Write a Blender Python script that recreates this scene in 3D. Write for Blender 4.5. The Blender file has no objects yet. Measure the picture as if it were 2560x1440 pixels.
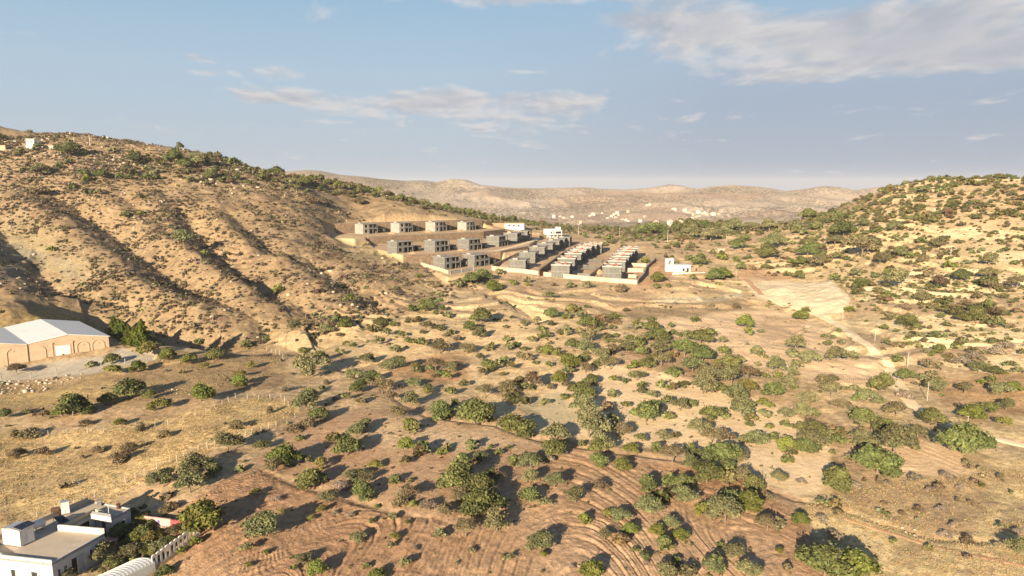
import bpy, bmesh, math, random
import numpy as np
from math import radians as R_, sin, cos, tan, pi, atan2, hypot, sqrt
from mathutils import Vector, Matrix
C = bpy.context.scene.collection
random.seed(7)
RNG = np.random.default_rng(11)
F = 1707.0; PITCH = R_(8.6); SP, CP = sin(PITCH), cos(PITCH)
SUN_AZ = 24.0      # light travels this many degrees to the right of straight ahead
SUN_EL = 17.5

# ------------------------------------------------------------- camera maths (photo pixels 2560 x 1440, camera at origin looking along +Y)
def proj(X, Y, Z):
    f = Y*CP - Z*SP; up = Y*SP + Z*CP
    f = np.where(f < 1e-3, 1e-3, f)
    return 1280 + F*X/f, 720 - F*up/f
def ray(px, py):
    xc = (px-1280)/F; yc = (720-py)/F
    return xc, CP + yc*SP, -SP + yc*CP
def at_z(px, py, z):
    x, y, w = ray(px, py); k = z/w
    return Vector((x*k, y*k, z))
def at_y(px, py, Y):
    x, y, w = ray(px, py); k = Y/y
    return Vector((x*k, Y, w*k))

# ------------------------------------------------------------- noise
def _h(ix, iy, s):
    n = (ix.astype(np.uint32)*np.uint32(374761393) + iy.astype(np.uint32)*np.uint32(668265263) + np.uint32((s*2246822519) & 0xffffffff))
    n = (n ^ (n >> np.uint32(13)))*np.uint32(1274126177)
    n = n ^ (n >> np.uint32(16))
    return n.astype(np.float64)/4294967295.0
def vnoise(x, y, s=0):
    x0 = np.floor(x); y0 = np.floor(y)
    fx = x-x0; fy = y-y0
    ix = x0.astype(np.int64) & 0xffffffff; iy = y0.astype(np.int64) & 0xffffffff
    ix1 = (ix+1) & 0xffffffff; iy1 = (iy+1) & 0xffffffff
    fx = fx*fx*fx*(fx*(fx*6-15)+10); fy = fy*fy*fy*(fy*(fy*6-15)+10)
    a = _h(ix, iy, s); b = _h(ix1, iy, s); c = _h(ix, iy1, s); d = _h(ix1, iy1, s)
    return ((a*(1-fx)+b*fx)*(1-fy) + (c*(1-fx)+d*fx)*fy)*2-1
def fbm(x, y, sc, octs=4, s=0, gain=.5, ridged=False):
    r = np.zeros_like(x, dtype=np.float64); a = 1.0; t = 0
    x = x/sc; y = y/sc
    for o in range(octs):
        c, w = cos(.6*o+.3), sin(.6*o+.3)
        n = vnoise(x*c - y*w + o*17.3, x*w + y*c - o*9.1, s+o*7)
        if ridged: n = 1-2*np.abs(n)
        r += a*n; t += a; a *= gain; x = x*2.03; y = y*2.03
    return r/t
def sstep(a, b, x):
    t = np.clip((x-a)/(b-a), 0, 1); return t*t*(3-2*t)

# ------------------------------------------------------------- terrain: control columns  (photo x) : [(depth, photo y) ...]
COLS = {
 -420: [(70,1640),(84,1440),(115,1200),(140,1085),(180,960),(200,902),(222,855),(246,730),(275,740),(310,690),(345,600),(400,500),(455,420),(520,345),(600,302),(680,350),(900,480),(1300,500),(2500,490),(5000,460),(9000,470)],
 0:    [(70,1620),(84,1440),(115,1200),(140,1085),(180,960),(200,902),(222,853),(232,846),(240,768),(262,742),(285,742),(300,700),(330,650),(360,600),(390,550),(420,500),(450,440),(480,400),(530,345),(575,306),(640,345),(900,480),(1300,500),(2500,490),(5000,460),(9000,470)],
 250:  [(70,1620),(84,1440),(113,1200),(150,1030),(180,945),(205,890),(226,850),(238,822),(246,795),(264,792),(278,742),(300,700),(330,646),(360,600),(410,520),(455,440),(490,392),(555,328),(620,370),(900,500),(1300,520),(2500,490),(5000,455),(9000,470)],
 500:  [(70,1600),(81,1440),(108,1200),(155,1000),(200,900),(222,862),(240,830),(258,782),(305,700),(365,600),(430,500),(470,440),(505,400),(540,370),(600,400),(900,520),(1300,540),(2500,490),(5000,445),(9000,470)],
 750:  [(70,1590),(82,1430),(108,1200),(135,1060),(175,948),(208,882),(224,854),(245,800),(310,700),(380,600),(450,500),(500,452),(530,440),(600,470),(900,540),(1300,540),(2500,490),(5000,425),(9000,470)],
 880:  [(70,1590),(82,1428),(107,1208),(135,1055),(170,955),(200,888),(235,822),(250,798),(295,720),(330,670),(385,622),(425,590),(455,556),(495,510),(530,470),(550,456),(620,480),(900,550),(1300,545),(2500,490),(5000,439),(9000,470)],
 1000: [(70,1590),(82,1425),(105,1215),(135,1050),(165,962),(195,895),(245,803),(280,741),(325,686),(385,622),(440,556),(490,512),(540,489),(620,520),(900,565),(1300,550),(1800,525),(2600,492),(5000,451),(9000,470)],
 1250: [(70,1590),(82,1425),(105,1220),(135,1058),(165,960),(195,890),(240,805),(280,742),(320,694),(345,668),(390,628),(450,596),(510,560),(570,543),(640,570),(900,600),(1200,568),(1800,532),(2600,498),(5000,468),(9000,474)],
 1500: [(70,1590),(82,1425),(105,1220),(135,1060),(165,950),(195,876),(240,795),(280,738),(315,704),(345,684),(414,636),(450,610),(520,585),(600,570),(680,585),(900,605),(1200,572),(1700,540),(2600,505),(5000,470),(9000,476)],
 1750: [(70,1590),(82,1425),(105,1220),(135,1060),(165,945),(195,868),(220,828),(250,778),(280,735),(310,700),(360,652),(440,605),(540,572),(640,548),(720,560),(900,600),(1200,575),(1700,545),(2600,510),(5000,464),(9000,476)],
 2000: [(70,1580),(82,1425),(105,1220),(135,1055),(165,938),(195,865),(245,800),(280,745),(320,700),(355,650),(400,600),(450,560),(490,545),(560,570),(900,600),(1300,560),(1800,530),(2600,510),(5000,472),(9000,476)],
 2250: [(70,1580),(82,1425),(108,1200),(130,1075),(165,950),(195,862),(225,800),(280,700),(340,600),(400,500),(430,466),(455,455),(520,480),(900,590),(1300,560),(2600,505),(5000,470),(9000,476)],
 2560: [(70,1580),(80,1440),(108,1195),(148,1000),(175,895),(210,800),(260,700),(310,600),(360,500),(390,458),(415,446),(470,470),(900,590),(1300,560),(2600,505),(5000,470),(9000,476)],
 2950: [(70,1580),(80,1440),(108,1190),(148,990),(175,885),(210,785),(260,690),(310,590),(350,505),(380,465),(405,455),(470,480),(900,560),(1300,540),(2600,505),(5000,470),(9000,476)],
}
SKYLINE = [(500,450),(700,430),(765,425),(800,427),(850,437),(905,441),(950,447),(1010,452),(1060,451),(1090,455),(1130,447),(1165,449),(1200,462),(1260,468),(1330,471),(1420,469),(1460,468),(1500,472),(1560,474),(1610,471),(1640,467),(1672,461),(1700,463),(1740,472),(1790,465),(1830,462),(1900,467),(1935,472),(1965,478),(2010,472),(2060,465),(2100,468),(2140,475),(2190,468),(2300,468),(2600,470)]
for _p in COLS:
    _s = float(np.interp(_p, [q[0] for q in SKYLINE], [q[1] for q in SKYLINE]))
    COLS[_p] = [q for q in COLS[_p] if q[0] < 1000]+[(1200,571),(1450,557),(1750,524),(2000,497),(2300,_s),(9000,_s+7)]
_cp = sorted(COLS); NC = len(_cp)
def _phi(px): return math.atan((px-1280)/F/CP)
CPHI = np.array([_phi(p) for p in _cp])
NL = 260
LR = np.linspace(math.log(60), math.log(9500), NL)
TT = np.zeros((NC, NL))
for i, p in enumerate(_cp):
    k = 1/cos(CPHI[i])
    lr = [math.log(d*k) for d, y in COLS[p]]; tv = []
    for d, y in COLS[p]:
        x_, y_, w_ = ray(p, y); tv.append(w_/y_/k)
    # z linear in ln R between knots
    zz = [t*math.exp(l) for t, l in zip(tv, lr)]
    TT[i] = np.interp(LR, lr, zz)
ker = np.array([1,2,3,2,1.])/9
for i in range(NC):
    TT[i] = np.convolve(np.pad(TT[i], 2, mode='edge'), ker, 'valid')
FPHI = np.linspace(CPHI[0], CPHI[-1], 240)      # finer columns: Catmull-Rom across columns
ZB = np.zeros((len(FPHI), NL))
for j, ph in enumerate(FPHI):
    i = min(max(int(np.searchsorted(CPHI, ph))-1, 0), NC-2)
    t = (ph-CPHI[i])/(CPHI[i+1]-CPHI[i]); t = min(max(t, 0), 1)
    p1, p2 = TT[i], TT[i+1]
    h = CPHI[i+1]-CPHI[i]
    m1 = (TT[i+1]-TT[max(i-1,0)])/(CPHI[i+1]-CPHI[max(i-1,0)])*h
    j2 = min(i+2, NC-1)
    m2 = (TT[j2]-TT[i])/(CPHI[j2]-CPHI[i])*h
    ZB[j] = (2*t**3-3*t*t+1)*p1+(t**3-2*t*t+t)*m1+(-2*t**3+3*t*t)*p2+(t**3-t*t)*m2
def base_z(X, Y):
    ph = np.clip(np.arctan2(X, Y), FPHI[0], FPHI[-1])
    lr = np.clip(np.log(np.maximum(np.hypot(X, Y), 1)), LR[0], LR[-1])
    a = (ph-FPHI[0])/(FPHI[1]-FPHI[0]); b = (lr-LR[0])/(LR[1]-LR[0])
    i = np.clip(a.astype(int), 0, len(FPHI)-2); j = np.clip(b.astype(int), 0, NL-2)
    fa = a-i; fb = b-j
    return (ZB[i,j]*(1-fa)+ZB[i+1,j]*fa)*(1-fb)+(ZB[i,j+1]*(1-fa)+ZB[i+1,j+1]*fa)*fb
_RS = np.exp(np.linspace(math.log(62), math.log(9000), 4000))
def hit(px, py, zf):
    x, y, w = ray(px, py); k = hypot(x, y); t = w/k
    z = zf(_RS*x/k, _RS*y/k)
    ok = np.nonzero(z >= t*_RS)[0]
    r = _RS[ok[0]] if len(ok) else 600.0
    return Vector((r*x/k, r*y/k, 0))
def hb(px, py):
    v = hit(px, py, base_z); return (v.x, v.y)
def pline_d(X, Y, pts):
    """distance, signed side and parameter 0..1 along a polyline"""
    best = np.full(X.shape, 1e9); side = np.zeros(X.shape); par = np.zeros(X.shape)
    L = [hypot(pts[i+1][0]-pts[i][0], pts[i+1][1]-pts[i][1]) for i in range(len(pts)-1)]; tot = sum(L); acc = 0
    for i in range(len(pts)-1):
        ax, ay = pts[i]; bx, by = pts[i+1]; dx, dy = bx-ax, by-ay; l2 = dx*dx+dy*dy+1e-9
        t = np.clip(((X-ax)*dx+(Y-ay)*dy)/l2, 0, 1)
        ex = X-ax-t*dx; ey = Y-ay-t*dy; d = np.hypot(ex, ey)
        m = d < best
        best = np.where(m, d, best); side = np.where(m, np.sign(dx*ey-dy*ex), side); par = np.where(m, (acc+t*L[i])/tot, par)
        acc += L[i]
    return best, side, par
def inpoly(X, Y, poly):
    r = np.zeros(X.shape, bool); n = len(poly)
    for i in range(n):
        x1, y1 = poly[i]; x2, y2 = poly[(i+1) % n]
        if y1 == y2: continue
        c = ((y1 > Y) != (y2 > Y)) & (X < (x2-x1)*(Y-y1)/(y2-y1)+x1)
        r ^= c
    return r
def poly_sd(X, Y, poly):
    d, _, _ = pline_d(X, Y, list(poly)+[poly[0]])
    return np.where(inpoly(X, Y, poly), -d, d)
# gullies of the left hill (photo pixels on the base surface): points, depth, half width, spur height on the near side
GUL = [
 ([(95,448),(180,505),(260,555),(330,610),(420,680),(500,722),(600,770),(690,808)], 4.6, 14, 2.2),
 ([(440,500),(500,575),(570,650),(650,700),(715,760),(745,805)], 3.8, 13, 1.8),
 ([(-60,520),(0,560),(60,625),(130,690),(172,725)], 5.2, 15, 2.8),
 ([(185,748),(280,792),(430,818),(580,836),(720,856),(800,885)], 11, 23, 1.6),
 ([(620,690),(700,735),(790,765),(850,800)], 2.5, 9, 1.2),
 ([(760,640),(830,690),(930,735),(960,770)], 2.6, 10, 1.0),
 ([(300,480),(380,545),(440,600)], 2.2, 9, 1.0),
 ([(560,520),(640,590),(700,640)], 2.4, 9, 1.2),
 ([(880,720),(760,770),(730,820)], 2.0, 8, .6),
 ([(1230,730),(1290,760),(1340,800)], 2.2, 7, .3),
 ([(760,870),(830,912),(880,928),(950,962),(1010,1010),(1070,1040),(1150,1052),(1240,1062),(1330,1092),(1400,1108),(1500,1128),(1620,1142),(1740,1160),(1840,1183)], .42, 1.7, .0),
 ([(640,1168),(740,1212),(830,1235),(930,1262),(1010,1285),(1100,1297)], .2, 1.5, .0),
 ([(1830,1180),(1900,1215),(1990,1250),(2080,1265),(2200,1305),(2330,1340),(2470,1352)], .35, 1.5, .0),
 ([(1120,870),(1040,905),(940,900),(860,915)], .6, 3, .0),
]
_G = []
for pts, dep, wid, spur in GUL:
    _G.append(([hb(*p) for p in pts], dep, wid, spur))
# villa benches and building pads (world polygons, level)
def wz(px, py, z):
    v = at_z(px, py, z); return (v.x, v.y)
Z1, Z2, Z3 = -31.3, -35.8, -41.6
W1A, W1B, W1C = wz(921,593,Z1), wz(1208,580,Z1), wz(1262,574,Z1)
W2A, W2B, W2C = wz(1008,638,Z2), wz(1250,629,Z2), wz(1318,621,Z2)
def off(p, d): return (p[0]-.56*d, p[1]+.83*d)
_r1, _r4 = wz(800+300/2.783, 500+238/2.783, Z1), wz(800+1018/2.783, 500+213/2.783, Z1)
BKA = (_r1[0]-.56*13-.83*13, _r1[1]+.83*13-.56*13); BKB = (_r4[0]-.56*15, _r4[1]+.83*15); BKC = (BKB[0]+18, BKB[1]+14)
PADS = [
 ([(W1A[0]-20, W1A[1]-4), (W1A[0]-6, W1A[1]-12), W1A, W1B, W1C, BKC, BKB, BKA, (BKA[0]-6, BKA[1]-8)], Z1, 2.5),
 ([W1A, W1B, W1C, wz(1345,588,Z2-.2), W2C, W2B, W2A, wz(950,625,Z2)], Z2, 2.0),
 ([W2A, W2B, wz(1245,668,Z3), wz(1205,682,Z3), wz(1120,692,Z3), wz(1052,664,Z3)], Z3, 3.0),
]
WHZ = -52.6
def S1(X, Y):      # everything except fine noise
    Z = base_z(X, Y)
    for pts, dep, wid, spur in _G:
        xs = [p[0] for p in pts]; ys = [p[1] for p in pts]; mg = wid*3.4
        m = (X > min(xs)-mg) & (X < max(xs)+mg) & (Y > min(ys)-mg) & (Y < max(ys)+mg)
        if not m.any(): continue
        xx, yy = X[m], Y[m]
        nx = fbm(xx, yy, 24, 3, 5)*wid*.35
        d, s, t = pline_d(xx+nx, yy-nx*.7, pts)
        fade = (sstep(0, .14, t)*.75+.25)*(sstep(1.0, .62, t) if dep > 8 else 1)
        dz = -dep*fade*np.clip(1-d/wid, 0, 1)**1.25
        dz += spur*fade*np.exp(-((d-wid*1.25)/(wid*.62))**2)*np.where(s < 0, 1, .25)
        Z[m] += dz
    return Z
# ------------------------------------------------------------- materials helpers
MATS = {}
class NT:
    def __init__(s, m): s.m = m; s.t = m.node_tree; s.n = s.t.nodes; s.l = s.t.links
    def add(s, typ, **kw):
        n = s.n.new(typ)
        for k, v in kw.items():
            if k in n.inputs: n.inputs[k].default_value = v
            else: setattr(n, k, v)
        return n
    def link(s, a, b): s.l.new(a, b)
    def math(s, op, a, b=None, c=None, clamp=False):
        n = s.n.new('ShaderNodeMath'); n.operation = op; n.use_clamp = clamp
        for i, v in enumerate((a, b, c)):
            if v is None: continue
            if isinstance(v, (int, float)): n.inputs[i].default_value = v
            else: s.l.new(v, n.inputs[i])
        return n.outputs[0]
    def mix(s, f, a, b, typ='MIX'):
        n = s.n.new('ShaderNodeMix'); n.data_type = 'RGBA'; n.blend_type = typ
        for i, v in ((0, f), (6, a), (7, b)):
            if isinstance(v, (int, float)): n.inputs[i].default_value = v
            elif isinstance(v, tuple): n.inputs[i].default_value = (*v, 1) if len(v) == 3 else v
            else: s.l.new(v, n.inputs[i])
        return n.outputs[2]
    def ramp(s, f, stops):
        n = s.n.new('ShaderNodeValToRGB'); e = n.color_ramp.elements
        while len(e) < len(stops): e.new(.5)
        for x, (p, c) in zip(e, stops):
            x.position = p; x.color = (*c, 1) if isinstance(c, tuple) else (c, c, c, 1)
        s.l.new(f, n.inputs[0]); return n.outputs[0]
    def noise(s, scale, detail=3, rough=.55, vec=None, typ='ShaderNodeTexNoise'):
        n = s.n.new(typ); n.inputs['Scale'].default_value = scale
        if 'Detail' in n.inputs: n.inputs['Detail'].default_value = detail
        if 'Roughness' in n.inputs and typ == 'ShaderNodeTexNoise': n.inputs['Roughness'].default_value = rough
        if vec is not None: s.l.new(vec, n.inputs['Vector'])
        return n
def new_mat(name):
    m = bpy.data.materials.new(name); m.use_nodes = True
    nt = NT(m); b = nt.n['Principled BSDF']; b.inputs['Roughness'].default_value = .9
    if 'Specular IOR Level' in b.inputs: b.inputs['Specular IOR Level'].default_value = .2
    MATS[name] = m
    return m, nt, b
def surf(name, col, rough=.85, var=.18, scale=1.2, stain=None, bump=.0, metal=0, spec=.25, bscale=12):
    """plain weathered surface: a base colour broken by two noises, stains and a fine bump"""
    m, nt, b = new_mat(name)
    tc = nt.add('ShaderNodeTexCoord').outputs['Object']
    n1 = nt.noise(scale, 5, .6, tc); n2 = nt.noise(scale*9, 3, .6, tc)
    f = nt.math('ADD', nt.math('MULTIPLY', n1.outputs[0], .65), nt.math('MULTIPLY', n2.outputs[0], .35))
    lo = tuple(c*(1-var) for c in col); hi = tuple(min(1, c*(1+var)) for c in col)
    c = nt.ramp(f, [(.3, lo), (.7, hi)])
    if stain:
        n3 = nt.noise(scale*.6, 6, .7, tc)
        c = nt.mix(nt.ramp(n3.outputs[0], [(.5, 0.), (.68, .75)]), c, stain)
    nt.link(c, b.inputs['Base Color'])
    b.inputs['Roughness'].default_value = rough; b.inputs['Metallic'].default_value = metal
    b.inputs['Specular IOR Level'].default_value = spec
    if bump:
        bp = nt.add('ShaderNodeBump'); bp.inputs['Strength'].default_value = bump; bp.inputs['Distance'].default_value = .1
        n4 = nt.noise(bscale, 4, .6, tc)
        nt.link(n4.outputs[0], bp.inputs['Height']); nt.link(bp.outputs[0], b.inputs['Normal'])
    return m

# ------------------------------------------------------------- ground sheet (polar grid round the camera)
SEC = np.radians(np.concatenate([np.linspace(-180,-62,26)[:-1], np.linspace(-62,-41,30)[:-1], np.linspace(-41,41,1020), np.linspace(41,62,30)[1:], np.linspace(62,180,26)[1:-1]]))
RAD = np.exp(np.concatenate([np.linspace(math.log(6), math.log(72), 20)[:-1], np.linspace(math.log(72), math.log(640), 740)[:-1], np.linspace(math.log(640), math.log(9400), 230)]))
PH, RR = np.meshgrid(SEC, RAD, indexing='ij')
GX = RR*np.sin(PH); GY = RR*np.cos(PH)
fl = lambda a: a.ravel()
GZ = S1(GX.ravel(), GY.ravel()).reshape(GX.shape)
PX, PY = proj(GX, GY, GZ)
FRONT = GY > 20
def zone(poly, feather=14, wob=10, nsc=12.0):
    w = fbm(GX.ravel(), GY.ravel(), nsc, 3, 31).reshape(GX.shape)
    xs = [p[0] for p in poly]; ys = [p[1] for p in poly]; mg = feather+wob+5
    m = FRONT & (PX > min(xs)-mg) & (PX < max(xs)+mg) & (PY > min(ys)-mg) & (PY < max(ys)+mg)
    r = np.zeros(GX.shape)
    if m.any():
        d = poly_sd(PX[m], PY[m], poly) + w[m]*wob*1.6
        r[m] = sstep(feather*.5, -feather*.5, d)
    return r
# --- pads
PADW = np.zeros(GX.shape)
for poly, z, fe in PADS:
    xs = [p[0] for p in poly]; ys = [p[1] for p in poly]
    m = (GX > min(xs)-9) & (GX < max(xs)+9) & (GY > min(ys)-9) & (GY < max(ys)+9)
    w = sstep(fe, 0, poly_sd(GX[m], GY[m], poly))
    GZ[m] = GZ[m]*(1-w)+z*w; PADW[m] = np.maximum(PADW[m], w)
# --- field masks
plough = zone([(380,1560),(440,1285),(560,1195),(650,1172),(745,1215),(930,1268),(1010,1292),(1100,1300),(1200,1270),(1330,1180),(1420,1120),(1620,1150),(1840,1190),(2005,1285),(2170,1560)], 16, 6)
plough2 = zone([(640,1150),(760,1070),(900,1020),(1010,1040),(1150,1058),(1245,1070),(1330,1102),(1380,1130),(1280,1200),(1170,1262),(1000,1275),(840,1225),(740,1200)], 16, 6)
sandf = zone([(1370,970),(1500,900),(1640,930),(1800,980),(1960,1020),(2080,1100),(2080,1225),(1990,1245),(1900,1205),(1840,1175),(1740,1150),(1620,1130),(1500,1115),(1400,1095),(1330,1075)], 20, 10)
patch = zone([(2185,1165),(2200,1110),(2300,1090),(2400,1120),(2425,1165),(2370,1200),(2260,1200)], 10, 5)
field3 = zone([(1600,800),(1700,778),(1870,760),(2000,790),(2120,850),(2235,955),(2080,955),(1960,925),(1850,900),(1700,850)], 16, 8)
padmask = np.maximum(PADW, zone([(-400,905),(40,918),(270,888),(300,872),(395,886),(385,902),(225,935),(-400,1000)], 10, 2))
# furrow field: nested elongated arches (tractor turns at the headland)
def furrows(x, y, x0, y0, k, rot, sp, amp, wob=1.6, seed=3):
    c, s = cos(rot), sin(rot)
    a = (x-x0)*c + (y-y0)*s; b = -(x-x0)*s + (y-y0)*c
    wv = fbm(a, b, 24, 2, seed)*wob*1.1 + fbm(a, b, 6, 2, seed+2)*wob*.10 + fbm(a, b, 2.5, 2, seed+4)*.12
    q = np.sqrt(a*a+(k*b)**2) + wv
    f = np.mod(q/sp, 1.0)
    tri = np.sin(f*2*pi)*.6+np.sin(f*6*pi+.7)*.4
    pas = np.mod(q/(sp*3.1), 1.0)                     # each tractor pass leaves two deeper ruts
    rut = -np.exp(-((pas-.3)/.11)**2)+.5*np.exp(-((pas-.55)/.12)**2)
    mod = .45+.55*sstep(-.25, .35, fbm(a, b, 9, 2, seed+9))
    brk = sstep(-.45, .1, fbm(a, b*.4, 5, 2, seed+12))
    amp = amp*1.12
    return amp*(tri*.42*mod+rut*.85*brk)
x, y = GX, GY
near = (RR < 330) & FRONT & (np.abs(PH) < 1.0)
FUR = np.zeros(GX.shape)
nx, ny = x[near], y[near]
fm = lambda a: a[near]
F1 = furrows(nx, ny, 8.5, 66, .36, 0.0, .45, .14)
F1b = furrows(nx, ny, -38, 62, .3, -.45, .46, .13, seed=13)
F1c = furrows(nx, ny, 40, 74, .3, .42, .45, .13, seed=23)
kb = sstep(-2, -14, nx+.25*(ny-85)); kc = sstep(16, 26, nx-.15*(ny-85))
Fm = F1*(1-np.maximum(kb, kc))+1.45*F1b*kb+F1c*kc
FUR[near] = fm(plough)*Fm + fm(plough2)*furrows(nx, ny, 14, 84, .42, -.5, .5, .09, seed=43)*(1-fm(plough)) \
          + fm(sandf)*(1-fm(plough))*furrows(nx, ny, 60, 60, .2, .35, .8, .03, seed=53) + fm(patch)*furrows(nx, ny, 72, 80, .25, .12, .42, .10, .6, seed=63) \
          + fm(field3)*furrows(nx, ny, 120, 40, .12, .0, 1.0, .06, .5, seed=73)
# --- terraces on the hillsides
def terr(Z, h, sharp, X_, Y_, seed):
    n = fbm(X_, Y_, 60, 3, seed)*2.4+fbm(X_, Y_, 14, 3, seed+3)*.45
    t = Z/h+n; fl_ = np.floor(t); fr = t-fl_
    return h*(fl_+sstep(1-sharp, 1, fr)*.86+fr*.14-n)
GXr, GYr = GX.ravel(), GY.ravel()
rough_s = fbm(GXr, GYr, 38, 4, 1).reshape(GX.shape); rough_m = fbm(GXr, GYr, 9, 4, 2).reshape(GX.shape)
rough_f = fbm(GXr, GYr, 2.6, 3, 8).reshape(GX.shape)
tm_r = sstep(150, 215, RR)*sstep(640, 560, RR)*sstep(.17, .30, PH)*sstep(1.2,1.0,PH)*sstep(-.15,.3,rough_s+.1)*(1-padmask)*1.0
tm_l = FRONT*sstep(500, 470, PY)*(PY > 250)*sstep(640,600,RR)*(PX < 1050)*sstep(-.3, .1, rough_s+.1)
tm_l = np.maximum(tm_l, zone([(235,590),(470,520),(620,640),(640,690),(520,650),(420,560),(330,500),(250,480)], 40, 20)*.9)
mid = zone([(760,750),(1250,690),(1850,700),(1900,770),(1600,800),(1300,780),(900,830)], 40, 20)*.8
hill = np.clip(sstep(215, 270, RR)*sstep(0.1, -.1, PH+.12)*FRONT, 0, 1)*(1-padmask)
for msk, h, sh, sd in ((tm_r, 2.1, .2, 71), (tm_l, 2.1, .2, 81), (mid, 1.5, .25, 91)):
    k = msk > 0.01
    GZ[k] += (terr(GZ[k], h, sh, GX[k], GY[k], sd)-GZ[k])*msk[k]
farw = sstep(640, 1100, RR)
amp = (1-padmask)*(1-.75*np.maximum.reduce([plough, plough2, sandf, patch]))
GZ += amp*(1-farw)*(rough_s*(.75+.9*hill+1.3*sstep(150,200,RR)*sstep(420,330,RR)*sstep(-.42,-.25,PH)*sstep(.5,.3,PH)*(1-plough))+rough_m*(.34+.75*hill)+rough_f*(.10+.2*hill)*sstep(700,300,RR))
# eroded little ribs running down the left hill and the bare mounds
rib = fbm(GXr*1.0-GYr*.25, GYr*.45, 13, 4, 15, ridged=True).reshape(GX.shape)
GZ += amp*hill*(1-farw)*rib*1.25
bad = zone([(-60,590),(60,612),(125,640),(110,668),(40,700),(-60,720)], 12, 6)
GZ += bad*(np.abs(fbm(GXr+.4*GYr, GYr*.35, 12, 2, 19).reshape(GX.shape))*-3.0+.6)
mound = zone([(1930,722),(2075,708),(2125,752),(2110,790),(2040,785),(1980,765)], 40, 8)
GZ += mound*2.6*(1+.15*rough_f)
GZ += FUR + plough*(rough_f*.07)
# --- far country: ridges, then the skyline itself
mass = fbm(GXr, GYr, 430, 6, 41, ridged=True, gain=.55).reshape(GX.shape); mass2 = fbm(GXr, GYr, 150, 4, 47).reshape(GX.shape)
GZ += farw*(mass*RR*.0125*sstep(2500,1900,RR)+mass2*RR*.005*sstep(2500,2100,RR))
sk_t = np.array([ray(p, q)[2]/hypot(*ray(p, q)[:2]) for p, q in SKYLINE]); sk_p = np.array([math.atan2(*ray(p, q)[:2]) for p, q in SKYLINE])
skz = np.interp(PH, sk_p, sk_t)*RR
ks = np.exp(-((np.log(RR)-math.log(2300))/.07)**2)
GZ = GZ*(1-ks)+(skz+mass2*6*0)*ks
GZ = np.where(RR > 2300, np.minimum(GZ, skz-(RR-2300)*.03), GZ)
GZ = np.where((RR > 1100) & (RR < 2300), np.minimum(GZ, skz-RR*.0018*sstep(2300,2150,RR)), GZ)
GZ += plough*.06*fbm(GXr, GYr, .9, 2, 64).reshape(GX.shape)
# --- final surface lookup
LRA = np.log(RAD)
def hz(X_, Y_):
    X_ = np.asarray(X_, float); Y_ = np.asarray(Y_, float)
    ph = np.arctan2(X_, Y_); lr = np.log(np.maximum(np.hypot(X_, Y_), 6.01))
    i = np.clip(np.searchsorted(SEC, ph)-1, 0, len(SEC)-2); j = np.clip(np.searchsorted(LRA, lr)-1, 0, len(LRA)-2)
    a = (ph-SEC[i])/(SEC[i+1]-SEC[i]); b = (lr-LRA[j])/(LRA[j+1]-LRA[j])
    a = np.clip(a, 0, 1); b = np.clip(b, 0, 1)
    return (GZ[i,j]*(1-a)+GZ[i+1,j]*a)*(1-b)+(GZ[i,j+1]*(1-a)+GZ[i+1,j+1]*a)*b
def h1(x, y): return float(hz(np.array([x]), np.array([y]))[0])
def ground(px, py):
    v = hit(px, py, hz); v.z = h1(v.x, v.y); return v

# ------------------------------------------------------------- ground colours
COL = np.zeros(GX.shape+(3,)); COL[:] = (.50, .36, .215)
def paint(m, c, s=1.0):
    m = (m*s)[..., None]; COL[:] = COL*(1-m)+np.array(c)*m
n_big = fbm(GXr, GYr, 70, 4, 51).reshape(GX.shape); n_mid = fbm(GXr, GYr, 16, 4, 52).reshape(GX.shape)
paint(sstep(-.1, .35, n_big), (.56,.42,.24), .7)
paint(sstep(.1, .45, n_mid), (.43,.29,.175), .7)
paint(sstep(.25, .33, PH)*sstep(-.2,.3,n_big+.2)*sstep(640,500,RR), (.64,.48,.27), .75)
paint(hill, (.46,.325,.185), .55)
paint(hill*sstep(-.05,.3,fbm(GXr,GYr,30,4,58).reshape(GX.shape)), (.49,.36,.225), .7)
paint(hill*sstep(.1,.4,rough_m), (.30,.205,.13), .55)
paint(zone([(-60,560),(120,560),(230,650),(200,700),(120,690),(-60,640)], 50, 25), (.43,.345,.205), .8)
paint(bad, (.33,.29,.205))
paint(zone([(130,640),(190,650),(215,690),(160,690)], 14, 8), (.43,.36,.24), .8)
paint(zone([(-400,750),(60,772),(190,786),(236,806),(250,840),(-400,862)], 8, 4), (.50,.355,.16))
paint(zone([(-400,1090),(500,1010),(690,965),(730,900),(600,850),(420,890),(280,935),(-400,1005)], 24, 14), (.34,.235,.13), .9)
paint(zone([(-400,1010),(60,985),(260,950),(420,950),(300,1010),(-400,1060)], 20, 14), (.47,.345,.165), .8)
paint(zone([(-400,1110),(0,1088),(250,1068),(450,1028),(640,985),(735,1000),(748,1030),(560,1112),(395,1192),(330,1222),(240,1285),(100,1300),(-400,1480)], 12, 6), (.64,.465,.235))
paint(zone([(-400,1110),(0,1095),(260,1075),(420,1040),(640,1030),(420,1110),(150,1160),(-400,1230)], 40, 20)*sstep(-.2,.3,n_mid), (.45,.32,.165), .8)
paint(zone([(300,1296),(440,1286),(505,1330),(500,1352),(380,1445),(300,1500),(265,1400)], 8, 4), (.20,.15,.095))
paint(padmask*(PX < 500)*FRONT, (.47,.41,.32))
paint(zone([(840,560),(925,604),(1005,640),(1052,668),(960,668),(880,645),(826,600)], 12, 8), (.53,.41,.24))
paint(zone([(880,590),(1120,580),(1270,570),(1440,596),(1640,650),(1600,714),(1230,688),(1050,668)], 10, 4), (.50,.35,.225))
paint(zone([(1600,714),(1640,648),(1690,660),(1660,712)], 10, 5), (.47,.29,.17))
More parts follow.
